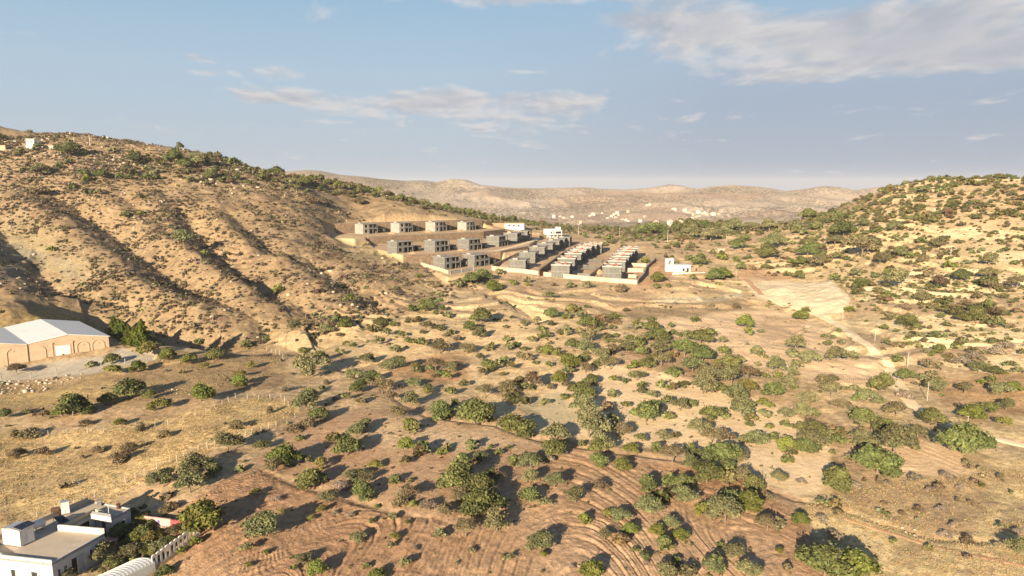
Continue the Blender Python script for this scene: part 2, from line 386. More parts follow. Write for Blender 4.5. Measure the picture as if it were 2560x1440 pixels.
paint(zone([(820,800),(1000,770),(1300,760),(1560,790),(1640,860),(1500,930),(1330,1080),(1200,1050),(1050,1000),(900,900)], 40, 20), (.66,.48,.275), .85)
paint(zone([(1110,720),(1230,735),(1150,755),(1080,745)], 12, 6), (.50,.385,.235), .9)
paint(zone([(950,885),(1080,875),(1180,900),(1180,955),(1060,965),(980,940)], 30, 14), (.40,.235,.125), .85)
paint(zone([(1560,870),(1700,850),(1800,900),(1700,960),(1550,930)], 40, 20), (.44,.28,.165), .6)
paint(zone([(640,1150),(760,1060),(1010,1010),(1250,1035),(1400,1075),(1640,1115),(1860,1160),(2020,1255),(2180,1560),(380,1560),(440,1270)], 14, 8), (.40,.275,.17))
paint(sandf, (.74,.555,.345))
paint(zone([(1300,1000),(1400,985),(1450,1040),(1400,1075),(1310,1060)], 18, 10), (.44,.39,.24), .6)
paint(field3, (.70,.50,.31))
paint(plough2, (.44,.285,.175)); paint(zone([(860,1080),(1010,1035),(1250,1068),(1340,1104),(1180,1125),(1000,1130)], 40, 16), (.56,.40,.25), .9)
paint(plough, (.395,.24,.14)); paint(plough*sstep(-.1,.4,n_mid), (.455,.30,.18), .8)
paint(zone([(1350,1330),(1500,1300),(1900,1290),(2100,1500),(1300,1500)], 80, 30)*plough, (.51,.345,.215), .7)
paint(patch, (.66,.46,.28))
paint(zone([(2000,1240),(2160,1200),(2400,1195),(2600,1110),(2900,1100),(2900,1600),(2160,1560),(2010,1290)], 20, 12), (.58,.445,.245), .95)
paint(zone([(2000,1240),(2160,1200),(2400,1195),(2600,1110),(2900,1100),(2900,1600),(2160,1560),(2010,1290)], 20, 12)*sstep(0,.35,n_mid), (.36,.25,.15), .8)
paint(zone([(2330,940),(2460,920),(2700,900),(2700,1060),(2450,1050),(2370,1010)], 30, 14), (.46,.29,.155), .85)
paint(zone([(1900,770),(2010,800),(2020,850),(1950,860),(1900,820)], 20, 10), (.47,.32,.19), .5)
for pz in ([(2120,735),(2240,690),(2420,678),(2700,690),(2700,715),(2350,738),(2200,765)], [(2290,793),(2400,783),(2520,800),(2700,840),(2700,872),(2330,862),(2180,822),(2080,805),(2130,795)],
           [(2430,640),(2560,660),(2700,680),(2700,640),(2480,615)], [(2300,560),(2560,580),(2560,600),(2330,590)], [(2280,900),(2440,905),(2560,870),(2700,860),(2700,900),(2450,935)]):
    paint(zone(pz, 12, 8), (.76,.59,.35), .9)
QUAR = zone([(1850,690),(1950,700),(2080,712),(2126,758),(2108,786),(2050,792),(1985,768),(1895,738)], 8, 5)
paint(QUAR, (.69,.56,.375)); paint(zone([(1990,722),(2080,716),(2122,755),(2040,752)], 10, 6), (.66,.55,.38), .8)
paint(zone([(1850,650),(1900,672),(1990,690),(1900,700),(1846,690)], 10, 6), (.47,.29,.17), .8)
paint(zone([(1624,742),(1790,738),(1850,724),(1858,738),(1790,750),(1640,757)], 5, 3), (.60,.50,.34))
paint(zone([(1560,760),(1860,745),(1900,770),(1700,785),(1580,795)], 14, 8), (.34,.24,.145), .8)
# dry scrubby mottling between the fields
wild = (1-np.maximum.reduce([plough, plough2, sandf, patch, field3, padmask, QUAR]))*(1-farw)
paint(wild*sstep(.12,.42,fbm(GXr,GYr,5.5,4,55).reshape(GX.shape)), (.30,.215,.13), .45)
# far country, paler and pinker
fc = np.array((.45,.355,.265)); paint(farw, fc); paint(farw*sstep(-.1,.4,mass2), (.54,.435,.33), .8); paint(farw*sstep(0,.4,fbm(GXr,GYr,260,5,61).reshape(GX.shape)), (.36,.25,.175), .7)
_g = COL.mean(-1, keepdims=True); COL[:] = _g+(COL-_g)*1.0
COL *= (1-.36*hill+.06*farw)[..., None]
COL *= (1+.12*rough_f+.09*rough_m+plough*.10*fbm(GXr, GYr, .8, 2, 63).reshape(GX.shape))[..., None]
# ------------------------------------------------------------- build the sheet
def mesh_from(name, verts, faces, mat, parent=None, smooth=False, col=None, link=True):
    me = bpy.data.meshes.new(name); verts = np.ascontiguousarray(verts, np.float32); faces = np.ascontiguousarray(faces, np.int32)
    nf, k = faces.shape
    me.vertices.add(len(verts)); me.vertices.foreach_set('co', verts.ravel())
    me.loops.add(nf*k); me.loops.foreach_set('vertex_index', faces.ravel())
    me.polygons.add(nf); me.polygons.foreach_set('loop_start', np.arange(0, nf*k, k, dtype=np.int32))
    if smooth: me.polygons.foreach_set('use_smooth', np.ones(nf, bool))
    me.update(calc_edges=True)
    if col is not None:
        at = me.color_attributes.new('Col', 'FLOAT_COLOR', 'POINT')
        c4 = np.ones((len(verts), 4), np.float32); c4[:, :col.shape[1]] = col; at.data.foreach_set('color', c4.ravel())
    me.materials.append(mat)
    if not link: return me
    o = bpy.data.objects.new(name, me); C.objects.link(o)
    if parent: o.parent = parent
    return o
def ground_mat():
    m, nt, b = new_mat('earth')
    at = nt.add('ShaderNodeAttribute', attribute_name='Col')
    g = nt.add('ShaderNodeNewGeometry').outputs['Position']
    sep = nt.add('ShaderNodeSeparateXYZ'); nt.link(g, sep.inputs[0])
    dist = nt.math('SQRT', nt.math('ADD', nt.math('MULTIPLY', sep.outputs[0], sep.outputs[0]), nt.math('MULTIPLY', sep.outputs[1], sep.outputs[1])))
    farf = nt.math('SMOOTH_MIN', nt.math('MAXIMUM', nt.math('DIVIDE', nt.math('SUBTRACT', dist, 640), 500), 0), 1, .1)
    c = at.outputs['Color']
    n1 = nt.noise(.9, 5, .65, g); n2 = nt.noise(.12, 4, .6, g); n3 = nt.noise(4.5, 3, .6, g)
    c = nt.mix(1, c, nt.ramp(n1.outputs[0], [(.3, .58), (.7, 1.36)]), 'MULTIPLY')
    c = nt.mix(1, c, nt.ramp(n3.outputs[0], [(.3, .70), (.7, 1.25)]), 'MULTIPLY')
    c = nt.mix(1, c, nt.ramp(n2.outputs[0], [(.3, .88), (.7, 1.1)]), 'MULTIPLY')
    c = nt.mix(at.outputs['Alpha'], at.outputs['Color'], c)
    # far slopes: dark dots of bushes too many to count, thinning with a large noise
    v = nt.noise(.13, 0, .5, g, 'ShaderNodeTexVoronoi'); v2 = nt.noise(.075, 0, .5, g, 'ShaderNodeTexVoronoi')
    dens = nt.noise(.0045, 4, .6, g)
    thr = nt.math('MULTIPLY', nt.ramp(dens.outputs[0], [(.36, .16), (.62, .60)]), 1.0)
    d1 = nt.math('LESS_THAN', v.outputs['Distance'], thr); d2 = nt.math('LESS_THAN', v2.outputs['Distance'], nt.math('MULTIPLY', thr, .62))
    dots = nt.math('MULTIPLY', nt.math('MULTIPLY', nt.math('MAXIMUM', d1, d2), farf), .72)
    c = nt.mix(dots, c, (.115, .10, .065))
    nt.link(c, b.inputs['Base Color'])
    b.inputs['Roughness'].default_value = 1; b.inputs['Specular IOR Level'].default_value = .05
    bp = nt.add('ShaderNodeBump'); bp.inputs['Strength'].default_value = .85; bp.inputs['Distance'].default_value = .32
    hgt = nt.math('ADD', nt.math('MULTIPLY', n1.outputs[0], .7), nt.math('MULTIPLY', n3.outputs[0], .45))
    nt.link(hgt, bp.inputs['Height']); nt.link(bp.outputs[0], b.inputs['Normal'])
    return m
NS, NR = GX.shape
idx = np.arange(NS*NR).reshape(NS, NR); nxt = np.roll(idx, -1, axis=0)
faces = np.stack([idx[:, :-1], idx[:, 1:], nxt[:, 1:], nxt[:, :-1]], -1).reshape(-1, 4)[:, ::-1]
ctr = np.array([[0, 0, float(GZ[:, 0].mean())]])
V = np.concatenate([np.stack([GX, GY, GZ], -1).reshape(-1, 3)])
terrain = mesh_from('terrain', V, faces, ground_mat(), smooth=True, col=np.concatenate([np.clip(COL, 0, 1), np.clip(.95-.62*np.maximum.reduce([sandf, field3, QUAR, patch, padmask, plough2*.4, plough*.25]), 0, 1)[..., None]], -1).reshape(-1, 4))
terrain['kind'] = 'structure'
nrm = terrain.data.polygons[len(faces)//2].normal
if nrm.z < 0: terrain.data.flip_normals()
# ------------------------------------------------------------- objects, names, labels
def tag(o, label=None, cat=None, group=None, kind=None):
    for k, v in (('label', label), ('category', cat), ('group', group), ('kind', kind)):
        if v: o[k] = v
    if cat and not kind: o['kind'] = 'thing'
    return o
def empty(name, loc, rz=0.0):
    o = bpy.data.objects.new(name, None); C.objects.link(o); o.location = loc; o.rotation_euler = (0, 0, rz); o.empty_display_size = .5
    return o
class MB:
    """collects boxes, prisms and tubes and links them as one mesh object"""
    def __init__(s): s.v = []; s.f = []
    def add(s, vs, fs):
        b = len(s.v); s.v += [tuple(v) for v in vs]; s.f += [tuple(i+b for i in f) for f in fs]; return s
    def box(s, x0, y0, z0, x1, y1, z1):
        return s.add([(x,y,z) for z in (z0,z1) for x,y in ((x0,y0),(x1,y0),(x1,y1),(x0,y1))], [(3,2,1,0),(4,5,6,7),(0,1,5,4),(1,2,6,5),(2,3,7,6),(3,0,4,7)])
    def prism(s, poly, z0, z1):
        n = len(poly); a = sum(poly[i][0]*poly[(i+1)%n][1]-poly[(i+1)%n][0]*poly[i][1] for i in range(n))
        if a < 0: poly = poly[::-1]
        g = (lambda z, i: z[i] if isinstance(z, (list, tuple)) else z)
        if a < 0:
            z0 = z0[::-1] if isinstance(z0, (list, tuple)) else z0; z1 = z1[::-1] if isinstance(z1, (list, tuple)) else z1
        vs = [(p[0],p[1],g(z0,i)) for i, p in enumerate(poly)]+[(p[0],p[1],g(z1,i)) for i, p in enumerate(poly)]
        return s.add(vs, [tuple(range(n-1,-1,-1)), tuple(range(n,2*n))]+[(i,(i+1)%n,n+(i+1)%n,n+i) for i in range(n)])
    def tube(s, pts, rads, n=6):
        base = len(s.v)
        for k, p in enumerate(pts):
            p = Vector(p); a = Vector(pts[min(k+1,len(pts)-1)])-Vector(pts[max(k-1,0)])
            a.normalize(); u = a.orthogonal().normalized(); w_ = a.cross(u); r = rads[k] if isinstance(rads, (list,tuple)) else rads
            for i in range(n):
                t = 2*pi*i/n; s.v.append(tuple(p+u*(r*cos(t))+w_*(r*sin(t))))
        for k in range(len(pts)-1):
            for i in range(n):
                a0 = base+k*n+i; a1 = base+k*n+(i+1)%n
                s.f.append((a0, a1, a1+n, a0+n))
        s.f.append(tuple(base+i for i in range(n-1,-1,-1))); e = base+(len(pts)-1)*n; s.f.append(tuple(e+i for i in range(n)))
        return s
    def wall(s, a, b, th, z0, z1):
        """a wall slab from a to b (xy), thickness centred; z0/z1 numbers or (at a, at b)"""
        d = Vector((b[0]-a[0], b[1]-a[1])).normalized(); n_ = Vector((-d.y, d.x))*(th/2)
        g = lambda z, i: z[i] if isinstance(z, (tuple, list)) else z
        P = [(a[0]-n_.x,a[1]-n_.y,0),(b[0]-n_.x,b[1]-n_.y,1),(b[0]+n_.x,b[1]+n_.y,1),(a[0]+n_.x,a[1]+n_.y,0)]
        return s.add([(x_,y_,g(z0,i)) for x_,y_,i in P]+[(x_,y_,g(z1,i)) for x_,y_,i in P], [(3,2,1,0),(4,5,6,7),(0,1,5,4),(1,2,6,5),(2,3,7,6),(3,0,4,7)])
    def mesh(s, name, mat):
        me = bpy.data.meshes.new(name); me.from_pydata(s.v, [], s.f); me.update(); me.materials.append(mat); return me
    def build(s, name, mat, parent=None, bevel=0):
        o = bpy.data.objects.new(name, s.mesh(name, mat)); C.objects.link(o)
        if parent: o.parent = parent
        if bevel:
            b = o.modifiers.new('b', 'BEVEL'); b.width = bevel; b.segments = 1; b.limit_method = 'ANGLE'
        return o

# ------------------------------------------------------------- foliage
def leaf_mat(name, c, var=.45, trans=.20, hue=.05):
    m, nt, b = new_mat(name)
    at = nt.add('ShaderNodeAttribute', attribute_name='Col'); oi = nt.add('ShaderNodeObjectInfo')
    k = nt.math('MULTIPLY_ADD', oi.outputs['Random'], var, 1-var/2)
    cc = nt.mix(1, at.outputs['Color'], c, 'MULTIPLY')
    vec = nt.add('ShaderNodeCombineXYZ')
    for i in range(3): nt.link(k, vec.inputs[i])
    cc = nt.mix(1, cc, vec.outputs[0], 'MULTIPLY')
    hs = nt.add('ShaderNodeHueSaturation'); nt.link(cc, hs.inputs['Color'])
    nt.link(nt.math('MULTIPLY_ADD', nt.math('FRACT', nt.math('MULTIPLY', oi.outputs['Random'], 7.3)), hue, .5-hue/2), hs.inputs['Hue'])
    nt.link(hs.outputs[0], b.inputs['Base Color']); b.inputs['Roughness'].default_value = .7
    tr = nt.add('ShaderNodeBsdfTranslucent'); nt.link(hs.outputs[0], tr.inputs[0])
    mx = nt.add('ShaderNodeMixShader'); mx.inputs[0].default_value = trans
    nt.link(b.outputs[0], mx.inputs[1]); nt.link(tr.outputs[0], mx.inputs[2]); nt.link(mx.outputs[0], nt.n['Material Output'].inputs[0])
    return m
SPEC = {  # leaf colour, leaf size, count, lobes, height/width, airiness, base gap, trunk?
 'g': dict(c=(.135,.146,.052), ls=.060, n=2300, lobes=9,  hw=.78, air=.42, gap=.10),
 'k': dict(c=(.155,.168,.042), ls=.062, n=2500, lobes=8,  hw=.84, air=.34, gap=.06),
 'o': dict(c=(.180,.178,.086), ls=.050, n=1900, lobes=11, hw=.82, air=.55, gap=.16),
 'a': dict(c=(.195,.160,.088), ls=.045, n=1300, lobes=12, hw=.82, air=.62, gap=.20),
 'y': dict(c=(.190,.175,.050), ls=.060, n=1200, lobes=8,  hw=.80, air=.5,  gap=.10),
 'b': dict(c=(.185,.142,.085), ls=.060, n=900,  lobes=8,  hw=.62, air=.5,  gap=.0),
 'd': dict(c=(.270,.220,.165), ls=.050, n=900,  lobes=8,  hw=.60, air=.6,  gap=.0),
 'p': dict(c=(.110,.135,.020), ls=.075, n=2000, lobes=0,  hw=1.9, air=.4,  gap=.08),
}
def leaves(rg, P, N, ls, jit=.8):
    """one small bent card per leaf cluster; returns verts, faces, tone"""
    n = len(P); N = N+rg.normal(0, jit, (n, 3)); N /= np.linalg.norm(N, axis=1, keepdims=True)+1e-9
    a = np.cross(N, rg.normal(0, 1, (n, 3))); a /= np.linalg.norm(a, axis=1, keepdims=True)+1e-9
    b = np.cross(N, a); s = ls*rg.uniform(.55, 1.35, (n, 1)); k = rg.uniform(.55, 1.0, (n, 1))
    v = np.stack([P-a*s, P-b*s*k+N*s*.25, P+a*s, P+b*s*k+N*s*.25], 1).reshape(-1, 3)
    f = np.arange(n*4).reshape(n, 4)
    return v, f
def crown(kind, seed, n=None, lsk=1.0):
    sp = SPEC[kind]; rg = np.random.default_rng(seed); lsk = lsk*(1 if n else .66); n = n or int(sp['n']*1.9); H = sp['hw']
    if kind == 'p':
        z = rg.uniform(0, 1, n)**.8; ang = rg.uniform(0, 2*pi, n)
        tier = .78+.22*np.sin(z*34+ang*2); r = (1-z)**.75*.5*tier*np.sqrt(rg.uniform(.35, 1, n))*(1+.35*np.sin(ang*5+z*9))
        P = np.stack([r*np.cos(ang), r*np.sin(ang), sp['gap']*H+z*H*.92], 1); N = np.stack([np.cos(ang), np.sin(ang), .5+0*z], 1)
        tone = .75+.5*z*rg.uniform(.6, 1, n)
    else:
        L = sp['lobes']+int(rg.integers(-2, 4)); C_ = []; sq = rg.uniform(.85, 1.2)
        for i in range(L):
            a = rg.uniform(0, 2*pi); rr = .30*sqrt(rg.uniform(0, 1)) if i else 0
            if i > L*.55: rr = rg.uniform(.26, .36)
            zz = H*(sp['gap']+rg.uniform(.30, .72)*(1-.5*(rr/.36)**2)) if i else H*.6
            C_.append((rr*cos(a), rr*sin(a), zz, rg.uniform(.15, .24) if i else .27))
        C_ = np.array(C_); li = rg.choice(L, n, p=C_[:, 3]**2/np.sum(C_[:, 3]**2))
        d = rg.normal(0, 1, (n, 3)); d /= np.linalg.norm(d, axis=1, keepdims=True)
        d[:, 2] = np.where(d[:, 2] < -.35, -d[:, 2]*.6, d[:, 2])
        rad = C_[li, 3]*(1-sp['air']*rg.uniform(0, 1, n)**1.6)*(1+.30*rg.normal(0, 1, n)*(rg.uniform(0,1,n) < .35))
        P = C_[li, :3]+d*rad[:, None]*np.array([1, 1, .86]); N = d
        P[:, 0] *= sq; P[:, 2] *= rg.uniform(.95, 1.15); P[:, 2] = np.maximum(P[:, 2], .02*H+.03*rg.uniform(0, 1, n))
        tone = (.78+.44*rg.uniform(0, 1, L))[li]*rg.uniform(.72, 1.28, n)
    v, f = leaves(rg, P, N, sp['ls']*lsk)
    ext = np.percentile(np.abs(v[:, :2]), 97)*2; v = v/np.array([ext, ext, 1]); 
    hue = rg.normal(0, .07, n)
    col = np.stack([tone*(1+hue), tone, tone*(1-hue)], 1).repeat(4, 0)
    return v, f, col
def trunk_mb(kind, seed):
    rg = random.Random(seed); sp = SPEC[kind]; H = sp['hw']; mb = MB()
    if kind == 'p': return mb.tube([(0,0,-.08),(0,0,.6),(.01,0,1.5)], [.045,.035,.012])
    fork = H*(sp['gap']+.14); lean = rg.uniform(-.05, .05)
    mb.tube([(0,0,-.06),(lean*.4,0,fork*.55),(lean,.01,fork)], [.042,.030,.026])
    for i in range(5):
        a = i*1.26+rg.uniform(-.4,.4); r = rg.uniform(.18,.34); z = H*rg.uniform(.5,.86)
        mb.tube([(lean,.01,fork-.02),(lean+r*.45*cos(a),r*.45*sin(a),(fork+z)/2+.02),(r*cos(a),r*sin(a),z)], [.02,.013,.005], 5)
        b = a+rg.uniform(.4,.9); mb.tube([(lean+r*.45*cos(a),r*.45*sin(a),(fork+z)/2+.02),(r*1.15*cos(b),r*1.15*sin(b),z*.92)], [.011,.004], 4)
    return mb
BARK = surf('bark', (.20,.15,.11), .95, .3, 6)
LEAF = {k: leaf_mat('leaves_'+k, s['c']) for k, s in SPEC.items()}
CROWN = {}; TRUNK = {}
for k in SPEC:
    for i in range(5):
        v, f, c = crown(k, 100*ord(k)+i)
        CROWN[k, i] = mesh_from('crown', v, f, LEAF[k], col=c, link=False)
        if k not in 'bd' and i < 3: TRUNK[k, i] = trunk_mb(k, 7*ord(k)+i).mesh('trunk', BARK)

# every tree and bush one can tell apart: (zoom factor, offset x, offset y) then x, foot y, width, kind in that window
TREES = [
(3.2,600,760,"600 110 70 o,690 240 120 o,845 190 110 k,1050 225 80 b,800 265 60 b,445 215 110 o,205 310 80 g,850 330 60 y,780 385 45 o,1110 330 90 o,1180 265 90 o,1130 190 110 g,1230 180 70 g,1490 225 110 a,1410 150 70 b,1575 100 60 g,1500 60 120 g,1670 120 80 o,1930 160 170 g,1840 220 120 g,1920 285 120 o,1680 250 80 o,1600 395 160 a,1820 400 120 a,2200 340 80 g,2150 370 90 o,1240 390 90 o,1255 510 130 o,1010 480 120 o,1340 310 90 g,1450 330 100 g,1400 320 80 g,640 460 120 g,580 580 240 o,500 400 80 y,915 600 130 o,1060 620 120 g,1180 530 110 o,1405 525 80 y,1570 540 130 a,1665 610 95 k,1700 540 110 o,1380 660 110 o,1490 720 80 y,950 710 130 g,960 800 90 a,560 740 110 g,650 690 60 g,840 770 80 g,1140 710 160 a,1370 820 140 o,1200 790 120 a,1960 750 150 a,2130 720 150 a,1610 915 220 g,1725 830 90 g,1875 955 290 g,2210 1050 240 g,1360 1010 150 k,1250 930 140 a,930 1070 150 o,1010 1000 110 o,540 850 210 o,640 930 150 g,560 990 150 b,430 1020 120 b,1990 530 110 g,1970 490 60 k,2060 520 90 o,2120 480 90 g,2100 580 60 y,345 700 90 d,690 640 70 b,760 770 60 d,1090 590 50 d,1560 590 60 b,1300 270 70 g"),
(3.596,600,1040,"190 300 130 g,400 450 260 k,330 500 180 a,720 470 140 y,960 360 220 g,1215 470 120 y,540 220 80 g,640 630 240 g,1500 300 140 k,1820 355 100 k,1865 300 70 g,2010 420 140 g,2170 400 130 o,2325 350 80 g,2250 300 70 g,2415 300 60 g,2460 440 120 g,1400 610 120 g,1520 600 80 a,1960 640 300 g,2160 700 240 g,1970 770 170 a,2310 580 130 a,2180 870 340 g,2310 1030 220 o,2030 1080 200 a,1840 890 130 a,1930 880 70 a,1020 590 160 o,1150 600 150 a,1110 740 220 g,910 650 130 d,810 780 160 o,735 870 90 y,200 1080 280 o,330 760 90 d,140 710 90 y,700 1425 150 k,500 1380 70 g,560 1330 140 o,240 1240 70 g,80 1360 70 k,60 1210 110 o,1060 1130 130 o,1400 1110 90 y,1180 960 70 g,1370 930 90 o,1500 980 60 y,1140 1370 80 g,1490 1350 110 o,1230 1470 150 k,1360 1200 80 o,1560 820 90 k,1450 740 90 o,1530 750 170 a,1700 830 140 d,1440 820 140 b,1800 1090 120 o,2420 1300 90 o,850 880 70 d,1000 900 80 d,380 880 60 y,1570 1200 70 d,640 940 70 y,2080 1230 80 a,1230 830 60 y"),
(3.596,1300,1040,"320 230 240 o,300 360 210 g,620 190 320 o,740 300 220 o,560 280 80 g,780 130 110 g,920 180 160 a,1290 220 130 o,1600 160 180 o,1720 250 180 a,2120 260 200 o,2270 210 110 g,2400 320 160 k,2395 415 120 g,2540 340 110 g,1010 340 150 y,930 490 160 y,1230 320 120 g,700 330 150 g,710 450 150 g,1370 410 200 a,1540 330 110 g,1820 470 300 g,1960 440 160 a,1680 600 260 g,1540 480 150 o,90 480 190 o,90 610 160 o,310 640 160 o,500 780 180 a,720 650 140 b,1150 670 190 g,1170 880 230 o,1480 780 200 o,1460 650 160 g,1640 910 160 y,1840 950 280 o,2070 850 210 k,1890 800 170 g,2090 670 180 g,2010 590 170 a,2320 600 130 a,580 960 120 k,800 920 120 y,910 940 160 o,1360 1000 150 o,190 1190 200 o,60 1220 70 o,200 1270 80 y,230 820 120 o,90 770 180 g,990 1060 130 k,1240 1060 140 k,1300 1110 80 o,1440 1120 130 k,760 1120 130 a,1035 1230 80 g,640 1450 190 k,1910 1280 190 o,1800 1180 70 g,1730 1420 180 o,1330 1450 180 o,1410 1330 90 g,2050 1440 200 o,2220 1030 180 a,2520 970 140 k,2340 1240 80 y,2400 1390 90 a,2540 1300 120 o,240 410 120 d,1850 600 70 b,2230 750 110 b,470 1370 70 d,1130 1330 60 d"),
(3.6,1900,1040,"460 200 240 g,470 310 230 o,420 345 200 g,640 170 70 o,655 350 60 g,930 280 210 o,1200 325 340 o,1130 130 180 g,1050 520 340 g,950 420 160 a,1400 310 90 o,1830 345 400 g,690 650 280 g,850 640 110 d,810 400 80 o,170 590 130 o,375 610 90 d,1390 580 130 d,1660 560 110 d,560 810 120 o,370 975 150 k,540 950 120 d,1130 900 70 g,1110 800 60 b,1430 860 90 b,1280 890 60 b,1600 680 110 b,1520 680 80 d,1800 660 70 d,1640 860 100 d,1420 940 60 d,1740 1000 80 d,1660 1090 110 d,1860 1140 120 b,2170 1020 70 o,2330 1060 100 d,2340 1250 200 o,580 1450 400 g,860 1450 320 k,370 1290 120 g,180 1240 70 y,650 1090 130 d,250 1390 90 a,1200 1150 60 g,1560 90 170 a,1870 440 80 a,1730 560 60 b,1070 600 90 b,1150 620 70 d,1990 490 60 a,2170 560 70 b,700 880 80 b,1900 790 60 b,1780 760 50 b"),
(3.596,1300,760,"290 130 130 g,410 140 80 k,540 130 120 o,600 220 160 g,640 345 150 o,190 240 80 g,150 180 100 a,220 310 120 g,410 290 110 o,530 270 90 a,760 120 80 a,790 170 80 b,870 180 80 b,1185 150 80 g,1570 170 100 g,1355 215 60 g,980 230 100 d,1080 240 120 o,1180 250 140 g,1240 325 180 g,860 300 80 g,830 350 60 g,990 330 100 g,1060 380 120 g,1090 450 110 g,470 410 130 g,600 440 160 o,720 500 140 o,830 460 130 a,250 460 130 k,430 580 190 k,960 430 130 o,1250 450 140 o,1270 555 160 a,1150 570 130 g,1480 470 220 g,1640 520 190 g,1530 390 80 g,1550 610 190 o,1020 600 120 k,590 620 140 a,640 720 130 g,810 590 150 a,60 520 120 a,110 755 190 a,40 770 90 g,350 710 130 k,280 760 80 b,550 840 190 g,500 865 100 g,230 905 100 o,560 990 220 o,1050 690 130 o,1090 765 110 g,830 830 120 o,960 925 100 g,1190 850 110 o,1200 955 140 g,1130 1065 250 g,1720 1050 180 g,1380 660 130 g,1350 780 90 k,1440 960 150 o,1540 920 90 g,1700 720 210 o,1640 810 230 o,1770 800 130 g,1900 725 200 o,2050 690 180 a,1790 560 100 y,1890 580 160 g,1950 540 130 o,1840 470 110 g,1820 360 90 o,1700 290 110 g,1430 300 80 g,1510 310 100 o,1620 355 190 g,2030 215 150 k,2050 290 90 k,2165 260 60 o,2130 470 120 o,2140 570 60 o,2210 490 50 g,2480 410 180 o,2450 485 120 o,2490 590 110 o,2460 650 110 o,2310 610 170 o,2320 685 90 k,2200 670 90 g,2400 780 170 o,2460 775 90 k,1930 865 220 o,2050 800 170 y,1990 1010 220 o,2180 915 110 k,2280 850 200 g,2250 945 110 k,2200 1015 120 o,2390 1030 140 o,2520 145 130 k,2045 375 40 o,2390 1120 120 g,700 180 60 b,1730 30 60 b,1940 40 80 b"),
(4.235,1960,760,"225 105 100 g,195 200 150 k,690 95 120 k,580 310 65 g,420 355 70 g,460 445 90 g,520 375 90 o,605 430 90 o,375 435 40 b,120 480 200 o,85 570 140 o,130 695 140 o,280 640 190 o,560 605 210 o,730 580 130 o,100 785 140 o,1030 925 220 g,455 885 210 a,745 910 110 o,625 925 70 o,240 1060 200 o,200 1210 210 o,310 1180 130 g,500 1000 210 a,570 1130 180 a,880 1030 170 o,1000 1070 150 o,1190 1190 220 a,1270 1010 170 d,830 1270 240 g,1270 815 170 g,1195 640 120 g,1600 925 200 o,1500 690 130 a,1560 800 120 a,1450 815 120 o,1050 490 60 b,1200 475 130 a,1080 435 80 g,1310 250 190 g,1410 260 80 g,1065 270 80 g,1190 305 70 g,870 195 45 g,1095 130 90 a,980 80 80 a,1310 385 100 g,1430 370 90 o,1320 440 70 g,1430 470 80 o,1500 515 80 o,1660 155 80 g,1545 275 80 b,1485 260 50 b,1900 190 160 g,2030 190 200 g,2030 100 160 g,2130 190 90 o,2300 90 110 b,2170 50 130 g,1620 690 110 a,1740 620 100 a,1880 640 180 d,2020 590 180 d,2250 540 160 d,2350 470 160 d,1910 950 180 a,2090 850 110 k,2230 760 150 g,2060 730 160 o,2190 830 110 g,2010 1230 230 k,2180 1160 150 g,2350 1120 150 o,2300 970 200 o,2420 930 160 k,1560 1295 240 g,2330 1290 150 y,2470 740 120 o,1650 500 120 g,1560 560 60 k,1900 430 110 o,1790 470 80 g,1410 1410 180 o,2400 260 90 b,2370 380 60 g,1330 760 90 b"),
(2.667,1600,420,"60 445 110 g,150 440 90 g,350 475 130 o,430 400 90 g,470 490 110 o,620 430 130 o,760 430 90 o,860 420 110 o,330 420 110 g,250 430 90 g,1000 362 80 g,1120 348 110 g,1220 340 60 g,1290 330 80 g,1285 362 80 g,1030 420 80 g,1185 412 70 g,1090 450 70 o,890 540 140 o,850 602 130 g,650 540 90 g,700 490 80 g,540 612 80 k,640 625 60 k,840 672 65 g,670 682 60 g,1070 655 90 g,1010 640 60 g,1355 465 140 g,1550 525 90 g,1700 425 90 o,1480 400 90 o,1470 805 110 g,1720 805 160 o,1480 595 180 a,1200 660 130 a,1430 725 80 o,1650 722 60 k,2060 682 80 k,2140 752 110 g,2340 825 110 a,1990 805 120 a,1590 830 80 b,1630 885 70 b,1880 905 110 o,500 745 110 g,550 735 100 k,470 755 80 g,120 760 90 k,110 805 50 g,350 750 50 g,590 730 60 g,400 645 100 g,330 625 60 g,220 672 50 g,1060 742 80 g,1300 760 70 g,980 728 50 g,2510 800 110 a,2330 740 110 a,1570 560 70 g,1310 610 80 o,1720 600 100 o,1900 630 80 b,2330 655 100 o,1600 640 110 a,1120 590 120 g,1210 610 80 g,1300 520 110 o,1730 490 50 o,1880 500 60 g,2000 540 120 a,1060 440 60 g"),
(4,0,280,"430 655 190 o,215 420 120 g,380 390 110 g,20 300 90 g,120 145 70 o,325 158 70 o,390 152 40 o,540 165 40 o,630 165 60 g,690 192 110 g,300 207 50 o,680 300 50 o,850 645 130 g,870 700 130 k,1020 680 150 g,1350 495 170 g,1740 525 180 g,1850 565 150 g,2000 545 170 o,2100 425 100 g,2180 465 130 o,2380 435 80 g,2450 535 130 g,700 450 170 g,840 432 90 g,1140 412 110 o,1770 402 90 g,1790 335 120 g,1210 672 110 g,1290 682 80 g,1470 682 110 g,1580 692 110 g,1560 632 90 o,2110 672 150 g,1900 692 100 g,2060 742 80 o,1480 582 80 o,1860 622 90 o,1270 1060 130 g,1410 1035 70 k,1840 1330 200 o,530 1397 100 k,870 835 110 o,990 832 80 o,730 785 90 g,2050 1432 100 k,1740 1185 60 o,250 602 90 g,600 575 110 o,690 535 110 o,1150 225 40 o,410 830 180 b,1400 870 90 a"),
